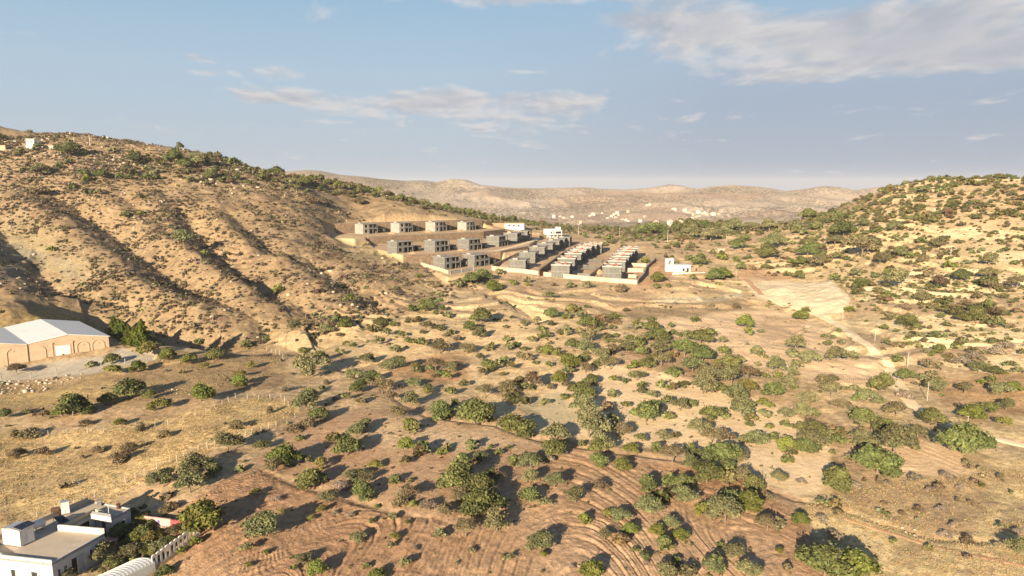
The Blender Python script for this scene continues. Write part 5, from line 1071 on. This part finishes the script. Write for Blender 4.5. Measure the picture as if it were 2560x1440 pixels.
m = MB(); fbox(m, dx0, dx1, gz0-.2, dz1, .06); d = m.build('roller_door', WHITE2, t); m = MB()
for k in range(1, 4): fbox(m, dx0+(dx1-dx0)*k/4-.03, dx0+(dx1-dx0)*k/4+.03, gz0, dz1-.7, .085, .06)
m.build('door_ribs', METAL, d)
m = MB(); fbox(m, dx0-.35, dx1+.35, dz1+.02, dz1+.38, .16); fbox(m, dx0-.3, dx0-.02, gz0-.5, dz1, .12); fbox(m, dx1+.02, dx1+.3, gz0-.5, dz1, .12); m.build('door_surround', TAN, t)
for xz in (728, 1012): a = on_front(xz); m = MB(); fbox(m, a-.2, a+.2, gz0-.5, zE-.75, .22); fbox(m, a-.3, a+.3, zE-.75, zE-.35, .3); m.build('pilaster', TAN, t)
m = MB(); fbox(m, .25, W_, zE-.32, zE-.16, .1); fbox(m, -Wl, -.25, zE-.32, zE-.16, .1); m.build('string_course', TAN, t)
def arch(a0, a1, ztop, half=None):
    mb = MB(); r = (a1-a0)/2; c = (a0+a1)/2; zs = ztop-r; n = 14; pts = [(a0, gz0-.4), (a0, zs)]+[(c-r*cos(pi*k/n), zs+r*sin(pi*k/n)) for k in range(1, n)]+[(a1, zs), (a1, gz0-.4)]
    if half == 'r': pts = pts[n//2+1:]
    if half == 'l': pts = pts[:n//2+1]
    for (x0, z0), (x1, z1) in zip(pts, pts[1:]):
        dx, dz = x1-x0, z1-z0; l = hypot(dx, dz); nx_, nz_ = -dz/l*.11, dx/l*.11
        P = [(x0-nx_,z0-nz_),(x1-nx_,z1-nz_),(x1+nx_,z1+nz_),(x0+nx_,z0+nz_)]
        mb.add([L2(x,-.16,z) for x, z in P]+[L2(x,.01,z) for x, z in P], [(0,1,2,3),(7,6,5,4),(0,4,5,1),(1,5,6,2),(2,6,7,3),(3,7,4,0)])
    mb.build('blind_arch', TAN, t)
arch(on_front(1075), on_front(1245), zE-.85); arch(on_front(1288), on_front(1458), zE-.75); arch(on_front(470), on_front(635), zE-1.0, 'r'); arch(on_front(85), on_front(250), zE-1.0, 'l'); arch(-Wl+2, -Wl+5.5, zE-.9)
for xz in (1160, 1372, 175): a = on_front(xz); m = MB(); fbox(m, a-.35, a+.35, zE-1.95, zE-1.6, .12); m.build('carved_tablet', TAN, t)
tag(t, 'long tan warehouse with white double-gabled roof and white door', 'warehouse')
v = at_z(253, 885.5, gz0+.1); t = empty('trailer_cart', (v.x, v.y, gz0+.05), atan2(fu.y, fu.x)); REDP = surf('red_paint', (.55,.06,.02), .5, .1)
m = MB(); m.box(-1.0,-.5,.35,.7,.5,1.1); m.build('body', REDP, t); m = MB(); m.box(.7,-.06,.5,2.1,.06,.62); m.build('drawbar', RUST, t)
for x_ in (-.6, .3):
    for y_ in (-.58, .58): m = MB(); m.tube([(x_,y_-.07,.3),(x_,y_+.07,.3)], .3, 10); m.build('wheel', DARK, t)
tag(t, 'small red cart parked against the warehouse wall', 'cart')

# ------------------------------------------------------------- the flat-roofed house and its garden
f4 = lambda x_, y_: (x_/4.571, 1220+y_/4.571)
HG = h1(*[at_z(230, 1400, -52)[i] for i in (0, 1)]); ZR = HG+3.35
def rp(x_, y_, z=None): q = at_z(*f4(x_, y_), ZR if z is None else z); return (q.x, q.y)
A = rp(22,800); B = rp(592,862); Cc = rp(1195,525); Dd = rp(690,480); Fq = rp(1085,275); G2 = rp(1270,348); M2 = rp(1432,272); H2 = rp(1490,236); I2 = rp(1082,160); J2 = rp(1010,158); K2 = rp(480,390); L_ = rp(-180,660)
hx, hy = B
t = empty('flat_roofed_house', (hx, hy, HG)); loc = lambda p: (p[0]-hx, p[1]-hy)
POLY = [A,B,Cc,Dd,Fq,G2,M2,H2,I2,J2,K2,L_]; PO = [loc(p) for p in POLY]
HWALL = surf('pale_blue_render', (.46,.47,.47), .9, .07, .5, (.38,.38,.36), .08); ROOFS = surf('roof_screed', (.46,.385,.30), .95, .1, .5, (.38,.315,.245), .05)
zr_ = ZR-HG
m = MB()
def inset(P, d):
    n = len(P); out = []; ar = sum(P[i][0]*P[(i+1)%n][1]-P[(i+1)%n][0]*P[i][1] for i in range(n)); sg = 1 if ar > 0 else -1
    for i in range(n):
        p0, p1, p2 = Vector(P[i-1]), Vector(P[i]), Vector(P[(i+1)%n]); e1 = (p1-p0).normalized(); e2 = (p2-p1).normalized()
        n1 = Vector((-e1.y, e1.x))*sg; n2 = Vector((-e2.y, e2.x))*sg; b_ = (n1+n2); b_ = b_/max(.3, b_.dot(n1)); q = p1+b_*d; out.append((q.x, q.y))
    return out
PI = inset(PO, .22); n = len(PO)
par = [.35,.12,.85,.55,.5,.1,.1,.1,.35,.75,.75,.4]
m.v = [(p[0],p[1],-1.2) for p in PO]+[(p[0],p[1],zr_) for p in PO]; m.f = [(i,(i+1)%n,n+(i+1)%n,n+i) for i in range(n)]
m.build('walls', HWALL, t)
m = MB(); m.v = [(p[0],p[1],zr_-.02) for p in PI]; m.f = [tuple(range(n))]; ro = m.build('roof', ROOFS, t)
if ro.data.polygons[0].normal.z < 0: ro.data.flip_normals()
for i in range(n):
    a, b, a2, b2 = PO[i], PO[(i+1)%n], PI[i], PI[(i+1)%n]; z0, z1 = zr_, zr_+par[i]; mb = MB()
    mb.add([(a[0],a[1],z0-.3),(b[0],b[1],z0-.3),(b2[0],b2[1],z0-.3),(a2[0],a2[1],z0-.3),(a[0],a[1],z1),(b[0],b[1],z1),(b2[0],b2[1],z1),(a2[0],a2[1],z1)], [(3,2,1,0),(4,5,6,7),(0,1,5,4),(1,2,6,5),(2,3,7,6),(3,0,4,7)]); mb.build('parapet', WHITE if i in (2, 0) else (ROOFS if i in (3,4,8,9,10) else HWALL), t)
def hwin(P0, P1, t0, t1, z0, z1, name='window', glass=GLASS, frame=True):
    a = Vector(loc(P0)); b = Vector(loc(P1)); e = (b-a); nrm_ = Vector((e.y, -e.x)).normalized(); mid_ = (a+b)/2
    cen = Vector((sum(p[0] for p in PO)/n, sum(p[1] for p in PO)/n))
    def bx(u0, u1, za, zb, o0, o1, nm, mt, par_):
        p0 = a+e*u0; p1 = a+e*u1; mb = MB(); P = [p0+nrm_*o1, p1+nrm_*o1, p1+nrm_*o0, p0+nrm_*o0]
        mb.add([(p.x,p.y,za) for p in P]+[(p.x,p.y,zb) for p in P], [(3,2,1,0),(4,5,6,7),(0,1,5,4),(1,2,6,5),(2,3,7,6),(3,0,4,7)]); return mb.build(nm, mt, par_)
    w_ = bx(t0, t1, z0, z1, -.02, .03, name, glass, t)
    if frame:
        dt = .07/e.length
        for u0, u1, za, zb in ((t0-dt,t0,z0-.07,z1+.07),(t1,t1+dt,z0-.07,z1+.07),(t0,t1,z0-.07,z0),(t0,t1,z1,z1+.07)): bx(u0, u1, za, zb, -.02, .06, 'frame', WHITE2, w_)
hwin(B, Cc, .08, .13, .9, 2.1); hwin(B, Cc, .19, .25, .9, 2.1); hwin(B, Cc, .34, .43, .0, 2.4, 'door', DARK, False); hwin(B, Cc, .46, .56, .2, 2.45, 'porch_shade_panel', surf('porch_shade', (.30,.32,.34)), False); hwin(B, Cc, .68, .73, .7, 2.3); hwin(B, Cc, .84, .95, .2, 2.4, 'door')  # shaded porch recess painted flat: first door panel near-black, the next one grey
hwin(A, B, .16, .25, .6, 1.9); hwin(A, B, .57, .69, .3, 1.9); hwin(G2, M2, .15, .4, .7, 2.2); hwin(G2, M2, .55, .9, .7, 2.2); hwin(Fq, G2, .4, .6, .0, 2.3, 'door', DARK, False)
hwin(Dd, Fq, .25, .8, 0, 2.6, 'courtyard_shade_panel', DARK, False)  # dark panel painted for the shade within the courtyard opening
tag(t, 'low flat-roofed pale house in the bottom left corner', 'house')
# small block on the wing: the courtyard room
m = MB(); c0 = [rp(1042,350,ZR+.02), rp(1272,392,ZR+.02), rp(1268,352,ZR+.02), rp(1060,318,ZR+.02)]
m.prism([loc(p) for p in c0], zr_+.02, zr_+.75); m.build('roof_parapet', WHITE, t)
# things on the roof
zt = ZR
def rpt(x_, y_, z=0): q = at_z(*f4(x_, y_), ZR+z); return Vector((q.x, q.y))
p0, p1, p3 = rpt(40,648), rpt(240,680), rpt(402,602)
u = (p1-p0); w_v = (p3-p1); t = empty('site_cabin', (p0.x, p0.y, ZR)); LC = lambda a, b, z: (u.x*a+w_v.x*b, u.y*a+w_v.y*b, z)
m = MB(); m.v = [LC(a,b,z) for z in (.12,2.35) for a,b in ((0,0),(1,0),(1,1),(0,1))]; m.f = [(3,2,1,0),(4,5,6,7),(0,1,5,4),(1,2,6,5),(2,3,7,6),(3,0,4,7)]; m.build('body', surf('chipped_white_panel', (.62,.61,.60), .7, .05, 1, (.46,.43,.40)), t)
m = MB(); m.v = [LC(a,b,z) for a,b,z in ((-.03,-.03,2.36),(1.03,-.03,2.36),(1.03,1.03,2.36),(-.03,1.03,2.36),(.5,-.03,2.62),(.5,1.03,2.62))]; m.f = [(0,1,4),(1,2,5,4),(2,3,5),(3,0,4,5),(3,2,1,0)]; m.build('roof', METAL, t)
m = MB(); m.v = [LC(a,b,z) for z in (.2,2.1) for a,b in ((1.012,.52),(1.02,.52),(1.02,.92),(1.012,.92))]; m.f = [(3,2,1,0),(4,5,6,7),(0,1,5,4),(1,2,6,5),(2,3,7,6),(3,0,4,7)]; m.build('door', WHITE2, t)
tag(t, 'chipped white cabin standing on the house roof', 'cabin')
oc = Vector((p0.x, p0.y, ZR))
for k in range(4):
    m = MB(); b0, b1 = .04+k*.27, .28+k*.27; P = [LC(.62,b0,2.74),LC(1.06,b0,2.52),LC(1.06,b1,2.52),LC(.62,b1,2.74)]; Q = [(p[0],p[1],p[2]-.06) for p in P]
    t = empty('photovoltaic_module', oc); m.add(P+Q, [(0,1,2,3),(7,6,5,4),(0,4,5,1),(1,5,6,2),(2,6,7,3),(3,7,4,0)]); m.build('glass', PANEL, t)
    m = MB(); fr = [LC(.60,b0-.008,2.735),LC(1.08,b0-.008,2.495),LC(1.08,b1+.008,2.495),LC(.60,b1+.008,2.735)]; m.add([(p[0],p[1],p[2]-.03) for p in fr]+[(p[0],p[1],p[2]-.08) for p in fr], [(0,1,2,3),(7,6,5,4),(0,4,5,1),(1,5,6,2),(2,6,7,3),(3,7,4,0)]); m.build('frame', METAL, t)
    tag(t, ('dark solar panel nearest the front of the cabin roof','second dark solar panel from the cabin front','third dark solar panel from the cabin front','rearmost dark solar panel over the white tank')[k], 'solar panel', 'solar panels on the cabin')
q = rpt(455,480); t = empty('water_tank', (q.x, q.y, ZR), .8); m = MB(); m.tube([(-.75,0,.95),(-.62,0,.95),(.62,0,.95),(.75,0,.95)], [.3,.52,.52,.3], 14); m.build('vessel', WHITE2, t); m = MB(); [m.box(x_-.06,-.4,0,x_+.06,.4,.5) for x_ in (-.45,.45)]; m.build('stand', METAL, t); tag(t, 'white cylindrical tank on a stand behind the cabin', 'tank')
q = rpt(640,320); t = empty('boiler_drum', (q.x, q.y, ZR), .5); m = MB(); m.tube([(-.55,0,.95),(-.5,0,.95),(.5,0,.95),(.55,0,.95)], [.3,.42,.42,.3], 14); m.build('drum', RUST, t); m = MB(); m.tube([(-.58,0,.95),(-.56,0,.95)], [.33,.33], 14); m.build('end_plate', PERI, t); m = MB(); [m.box(x_-.05,-.35,0,x_+.05,.35,.55) for x_ in (-.35,.35)]; m.build('stand', RUST, t); tag(t, 'rusty brown boiler drum on the house roof', 'drum')
P = [rpt(610,340,.9), rpt(720,318,.9), rpt(795,372,.25), rpt(690,412,.25)]; t = empty('solar_water_heater', (P[0].x, P[0].y, ZR)); o_ = P[0]
zz = (1.0,1.0,.3,.3); m = MB(); V4 = [(p.x-o_.x, p.y-o_.y, z) for p, z in zip(P, zz)]; m.add(V4+[(a,b,c-.1) for a,b,c in V4], [(0,1,2,3),(7,6,5,4),(0,4,5,1),(1,5,6,2),(2,6,7,3),(3,7,4,0)]); m.build('collector', PANEL, t)
m = MB(); [m.tube([(a,b,-.02),(a,b,c-.1)], .04, 5) for a,b,c in V4]; m.build('legs', METAL, t); tag(t, 'tilted solar water heater panel before the rusty drum', 'solar panel')
q = rpt(752,292); t = empty('metal_cabinet', (q.x, q.y, ZR), .6); m = MB(); m.box(-.55,-.4,.1,.55,.4,2.0); m.build('body', METAL, t); m = MB(); m.box(-.5,-.42,.2,-.02,-.405,1.9); m.box(.02,-.42,.2,.5,-.405,1.9); m.build('doors', WHITE2, t); m = MB(); m.box(-.5,-.35,0,.5,.35,.1); m.build('plinth', RUST, t); tag(t, 'tall pale metal cabinet at the back of the roof', 'cabinet')
q = rpt(897,368); t = empty('satellite_dish', (q.x, q.y, ZR), 2.6); m = MB(); m.tube([(0,0,0),(0,0,.6)], .03, 6); m.build('mast', METAL, t); bm = bmesh.new(); bmesh.ops.create_uvsphere(bm, u_segments=14, v_segments=10, radius=1); [bm.verts.remove(v_) for v_ in [v_ for v_ in bm.verts if v_.co.z > -.78]]; me = bpy.data.meshes.new('dish'); bm.to_mesh(me); bm.free(); me.materials.append(RUST); o = bpy.data.objects.new('dish', me); C.objects.link(o); o.parent = t; o.scale = (.6,.6,.6); o.location = (0,.1,1.2); o.rotation_euler = (.9,0,0); so_ = o.modifiers.new('s','SOLIDIFY'); so_.thickness = .03; tag(t, 'small dark satellite dish on the middle of the roof', 'dish')
q = rpt(1247,330); t = empty('antenna_pole', (q.x, q.y, ZR)); m = MB(); m.tube([(0,0,0),(0,0,1.7)], .04, 6); m.build('pole', WHITE2, t); m = MB(); m.tube([(0,0,1.7),(0,0,1.85)], .08, 6); m.build('cap', WHITE2, t); tag(t, 'thin white antenna pole on the rear wing', 'antenna')
q = rpt(1138,200); t = empty('chimney', (q.x, q.y, ZR), .4); m = MB(); m.box(-.3,-.3,0,.3,.3,.75); m.build('stack', CONC, t); m = MB(); m.box(-.38,-.38,.75,.38,.38,.87); m.build('cap', SLAB, t); tag(t, 'stubby grey chimney at the back corner of the roof', 'chimney')
q = rpt(1355,232); t = empty('roof_drum', (q.x, q.y, ZR)); m = MB(); m.tube([(0,0,0),(0,0,.65)], .28, 10); m.build('drum', RUST, t); m = MB(); m.tube([(0,0,.65),(0,0,.7)], .31, 10); m.build('lid', RUST, t); tag(t, 'small brown drum at the far right roof edge', 'drum')
# garden
def gd(x_, y_): return ground(*f4(x_, y_))
PINK = surf('pink_painted_wall', (.62,.30,.27), .85, .14, .7, (.66,.52,.44)); BLUE = surf('blue_paint', (.10,.12,.42), .8); MAR = surf('maroon_paint', (.34,.08,.10), .85, .3, 1)
a, b, c = gd(1660,430), gd(1960,470), gd(2290,520)
t = empty('mural_wall', a); o0 = a; m = MB()
def seg(mb, p, q, th, z0, z1): mb.wall((p.x-o0.x,p.y-o0.y),(q.x-o0.x,q.y-o0.y), th, (p.z-o0.z+z0, q.z-o0.z+z0), (p.z-o0.z+z1, q.z-o0.z+z1))
seg(m, a, b, .22, -1, 1.55); m.build('pink_panel', PINK, t); m = MB(); seg(m, b, c, .22, -1, 1.5); m.build('maroon_panel', MAR, t)
m = MB(); dv = (c-b); seg(m, b+dv*.30, b+dv*.92, .26, .62, .86); m.build('white_stripe', WHITE2, t)
for k, (tt, zz_, rr_) in enumerate(((.40,1.05,.22),(.56,1.0,.26))):
    p = a.lerp(b, tt)-o0; e = (b-a).normalized(); nn_ = Vector((e.y,-e.x,0)); m = MB(); m.tube([p+nn_*.08+Vector((0,0,zz_)), p+nn_*.125+Vector((0,0,zz_))], rr_, 14); m.build('blue_disc', BLUE, t)
m = MB(); seg(m, a+Vector((.2,-.35,0)), c+Vector((0,-.35,0)), .3, -1, .45); m.build('stone_footing', RUBW, t); tag(t, 'pink and maroon painted garden wall with blue discs', 'wall')
pts = [gd(2280,560), gd(1740,960)]
d = (pts[1]-pts[0]); N_ = 11; t = empty('arched_fence', pts[0]); o0 = pts[0]; ang = atan2(d.y, d.x); Ln = Vector((d.x,d.y)).length; st = Ln/N_
for k in range(N_):
    m = MB(); arch_prism(m, st*.98, 1.45, .16, 0, 0, .55, st*.62, 1.2, 10); 
    zt_ = 2.0; r = st*.49
    for i in range(10):
        a0, a1 = pi-pi*i/10, pi-pi*(i+1)/10; vs = [(r+r*cos(a0),0,zt_),(r+r*cos(a1),0,zt_),(r+r*cos(a1),0,zt_+r*.55*sin(a1)),(r+r*cos(a0),0,zt_+r*.55*sin(a0))]; vs += [(p[0],.16,p[2]) for p in vs]; m.add(vs, [(0,1,2,3),(7,6,5,4),(2,6,7,3)])
    o = m.build('arch', WHITE, t); p = pts[0].lerp(pts[1], k/N_)-o0; o.location = p; o.rotation_euler = (0,0,ang)
m = MB(); seg(m, pts[0], pts[1], .45, -1, .56); m.build('stone_base', RUBW, t); tag(t, 'white garden fence made of a row of small arches', 'fence')
# tunnel shed with corrugated roof
GH = surf('corrugated_sheet', (.60,.63,.67), .5, .08, 1, metal=.3)
a, b = gd(1500,1010), gd(1712,960); dv = gd(1260,1180)-a; 
fx = Vector((b.x-a.x, b.y-a.y, 0)); fl_ = fx.length; fx.normalize(); by = Vector((-.55,-.84,0))
t = empty('tunnel_shed', a); m = MB(); n = 12; Lh = 6.5; wv_ = 3.0; e1 = Vector((fx.x, fx.y, 0))
for i in range(n+1):
    th = pi*i/n; x_ = wv_/2-wv_/2*cos(th); z_ = 1.6+.85*sin(th)
    for j in range(2): q = e1*x_+by*(Lh*j)+Vector((0,0,z_)); m.v.append(tuple(q))
for i in range(n): m.f.append((2*i, 2*i+1, 2*i+3, 2*i+2))
o = m.build('roof', GH, t); sm = o.modifiers.new('s','SOLIDIFY'); sm.thickness = .06
m = MB()
for k in range(14): q0 = by*(Lh*(k+.5)/14); pts_ = [q0+e1*(wv_/2-wv_/2*cos(pi*i/n))+Vector((0,0,1.64+.85*sin(pi*i/n))) for i in range(n+1)]; m.tube(pts_, .03, 4)
m.build('roof_ribs', WHITE2, t)
m = MB(); w0 = e1*0; 
for x_ in (0, wv_):
    m.wall(tuple((e1*x_)[:2]), tuple((e1*x_+by*Lh)[:2]), .12, -.8, 1.6)
m.build('side_walls', HWALL, t)
m = MB(); [arch_prism(m, wv_/3, 1.75, .14, k*wv_/3, -.02, -.2, wv_/3*.66, 1.5) for k in range(3)]; o = m.build('arched_front', WHITE2, t); o.rotation_euler = (0,0,atan2(e1.y,e1.x))
tag(t, 'garden shed with rounded corrugated roof at the bottom edge', 'shed')
q = gd(1262,640); t = empty('garden_table', q, .3); m = MB(); m.box(-1.1,-.7,.7,1.1,.7,.78); m.build('top', PINK, t); [ (lambda mm: mm.build('leg', WOOD, t))(MB().box(x_-.04,y_-.04,-.2,x_+.04,y_+.04,.7)) for x_ in (-.95,.95) for y_ in (-.55,.55)]; tag(t, 'pink-topped garden table beside the house wall', 'table')
q = gd(1585,575); t = empty('garden_basin', q, .4); m = MB(); m.tube([(0,0,-.1),(0,0,.4)], [.8,.9], 14); m.build('basin', WHITE, t); m = MB(); m.tube([(0,0,.4),(0,0,.43)], [.7,.7], 14); m.build('rim', WHITE2, t); tag(t, 'round white basin in the middle of the garden', 'basin')
# ------------------------------------------------------------- camera, sun, sky
cam = bpy.data.cameras.new('camera'); cam.sensor_width = 36; cam.lens = F/2560*36; cam.clip_start = 1; cam.clip_end = 30000
co = bpy.data.objects.new('camera', cam); C.objects.link(co); co.rotation_euler = (pi/2-PITCH, 0, 0)
bpy.context.scene.camera = co
sd = Vector((sin(R_(SUN_AZ))*cos(R_(SUN_EL)), cos(R_(SUN_AZ))*cos(R_(SUN_EL)), -sin(R_(SUN_EL))))
sl = bpy.data.lights.new('sun', 'SUN'); sl.energy = 5.0; sl.angle = R_(.55); sl.color = (1, .82, .575)
so = bpy.data.objects.new('sun', sl); C.objects.link(so); so.rotation_euler = sd.to_track_quat('-Z', 'Y').to_euler(); so.location = (0, 0, 200)
w = bpy.data.worlds.new('World'); bpy.context.scene.world = w; w.use_nodes = True
W = NT(w); bg = W.n['Background']
sky = W.add('ShaderNodeTexSky'); sky.sky_type = 'NISHITA'; sky.sun_disc = False
sky.sun_elevation = R_(SUN_EL); sky.sun_rotation = R_(180+SUN_AZ); sky.altitude = 900; sky.air_density = 1.0; sky.dust_density = 1.6; sky.ozone_density = 1.6
tcw = W.add('ShaderNodeTexCoord').outputs['Generated']
sx = W.add('ShaderNodeSeparateXYZ'); W.link(tcw, sx.inputs[0])
az = W.math('ARCTAN2', sx.outputs[0], sx.outputs[1]); el = W.math('ARCSINE', sx.outputs[2])
# pale, slightly lavender air low down, blue above; duller towards the right
e01 = W.math('DIVIDE', W.math('MAXIMUM', el, 0), R_(40), clamp=True)
grad = W.ramp(e01, [(0, (.388, .440, .500)), (.10, (.395, .462, .532)), (.22, (.365, .475, .572)), (.40, (.248, .412, .558)), (.70, (.13, .24, .38)), (1, (.11, .20, .33))])
dull = W.math('MULTIPLY', W.ramp(W.math('ADD', W.math('MULTIPLY', az, .6), .45, clamp=True), [(0, 0.), (.4, .12), (.62, .85), (1, 1.)]), W.ramp(e01, [(0, 1.), (.16, .95), (.32, .3), (.45, 0.)]))
grad = W.mix(dull, grad, (.285, .335, .425))
grad = W.mix(1, grad, (10, 10, 10), 'MULTIPLY')
skc = W.mix(W.ramp(e01, [(0, .06), (.35, .10), (1, .75)]), grad, sky.outputs[0])
# clouds: flat layer projected on a plane overhead, gathered in the banks the photograph shows
den = W.math('ADD', W.math('MAXIMUM', sx.outputs[2], 0), .10)
cx = W.math('DIVIDE', sx.outputs[0], den); cy = W.math('DIVIDE', sx.outputs[1], den)
cv = W.add('ShaderNodeCombineXYZ'); W.link(cx, cv.inputs[0]); W.link(cy, cv.inputs[1])
mp = W.add('ShaderNodeMapping'); mp.inputs['Scale'].default_value = (1.15, .7, 1); W.link(cv.outputs[0], mp.inputs[0])
mp2 = W.add('ShaderNodeMapping'); mp2.inputs['Scale'].default_value = (1.15, .7, 1); mp2.inputs['Location'].default_value = (.05, -.085, 0); W.link(cv.outputs[0], mp2.inputs[0])
cn = W.noise(1.75, 9, .58, mp.outputs[0]); cn2 = W.noise(1.75, 9, .58, mp2.outputs[0])
for q in (cn, cn2): q.inputs['Distortion'].default_value = .25
def px_azel(px, py):
    x_, y_, w_ = ray(px, py); return math.atan2(x_, y_), math.atan2(w_, hypot(x_, y_))
def blob(px, py, wx, wy, s):
    a0, e0 = px_azel(px, py); a1, _ = px_azel(px+wx, py); _, e1 = px_azel(px, py-wy)
    da = W.math('DIVIDE', W.math('SUBTRACT', az, a0), abs(a1-a0)); de = W.math('DIVIDE', W.math('SUBTRACT', el, e0), abs(e1-e0))
    r = W.math('ADD', W.math('MULTIPLY', da, da), W.math('MULTIPLY', de, de))
    return W.math('MULTIPLY', W.math('EXPONENT', W.math('MULTIPLY', r, -1)), s)
tot = None
for bl in ((2150,78,520,80,.54),(2500,125,280,62,.36),(1760,60,200,50,.26),(1560,50,80,26,.3),(1050,255,300,32,.29),(690,245,130,24,.28),(1300,245,200,26,.2),(1350,300,440,55,.15),(690,180,100,26,.24),(500,145,70,14,.24),(510,182,60,12,.24),(1300,-20,460,34,.42),(1950,190,120,20,.17),(1330,180,70,6,.15),(1150,135,60,8,.12),(2270,165,200,30,.12),(90,205,60,14,.12)):
    q = blob(*bl); tot = q if tot is None else W.math('ADD', tot, q)
def dens(n): return W.math('ADD', W.math('SUBTRACT', n.outputs[0], .62), tot)
dA = dens(cn); dB = dens(cn2)
cov = W.ramp(W.math('MULTIPLY', W.math('MAXIMUM', dA, 0), 4.2, clamp=True), [(0, 0.), (.35, .45), (1, .92)])
lit = W.math('ADD', W.math('MULTIPLY', W.math('SUBTRACT', dA, dB), 6.0), .60, clamp=True)
thick = W.math('SUBTRACT', 1.0, W.math('MULTIPLY', W.math('MAXIMUM', dA, 0), 1.6), clamp=True)
ccol = W.ramp(W.math('MULTIPLY', lit, thick, clamp=True), [(0, (3.8, 3.95, 4.4)), (.45, (4.9, 4.85, 5.0)), (1, (7.0, 6.4, 6.0))])
skc = W.mix(cov, skc, ccol)
W.link(skc, bg.inputs['Color']); bg.inputs['Strength'].default_value = .05
vs = bpy.context.scene.view_settings; vs.view_transform = 'Standard'; vs.look = 'None'; vs.exposure = 1.3; vs.gamma = 1
bpy.context.scene.cycles.volume_bounces = 0
bpy.context.scene.cycles.max_bounces = 5
# ------------------------------------------------------------- air between here and the far hills
def haze():
    m = bpy.data.materials.new('air'); m.use_nodes = True; nt = NT(m)
    for n in list(nt.n): nt.n.remove(n)
    out = nt.add('ShaderNodeOutputMaterial'); v = nt.add('ShaderNodeVolumePrincipled')
    v.inputs['Color'].default_value = (.93, .93, 1, 1); v.inputs['Density'].default_value = 7.5e-5
    v.inputs['Anisotropy'].default_value = 0.0
    nt.link(v.outputs[0], out.inputs['Volume'])
    zt = max(float(GZ.max()), 0)+25; zb = float(GZ.min())-2; s = 9600
    me = bpy.data.meshes.new('haze')
    me.from_pydata([(a*s, b*s, c) for c in (zb, zt) for a, b in ((-1,-1),(1,-1),(1,1),(-1,1))], [], [(3,2,1,0),(4,5,6,7),(0,1,5,4),(1,2,6,5),(2,3,7,6),(3,0,4,7)])
    me.materials.append(m); o = bpy.data.objects.new('haze', me); C.objects.link(o); o['kind'] = 'stuff'
haze()
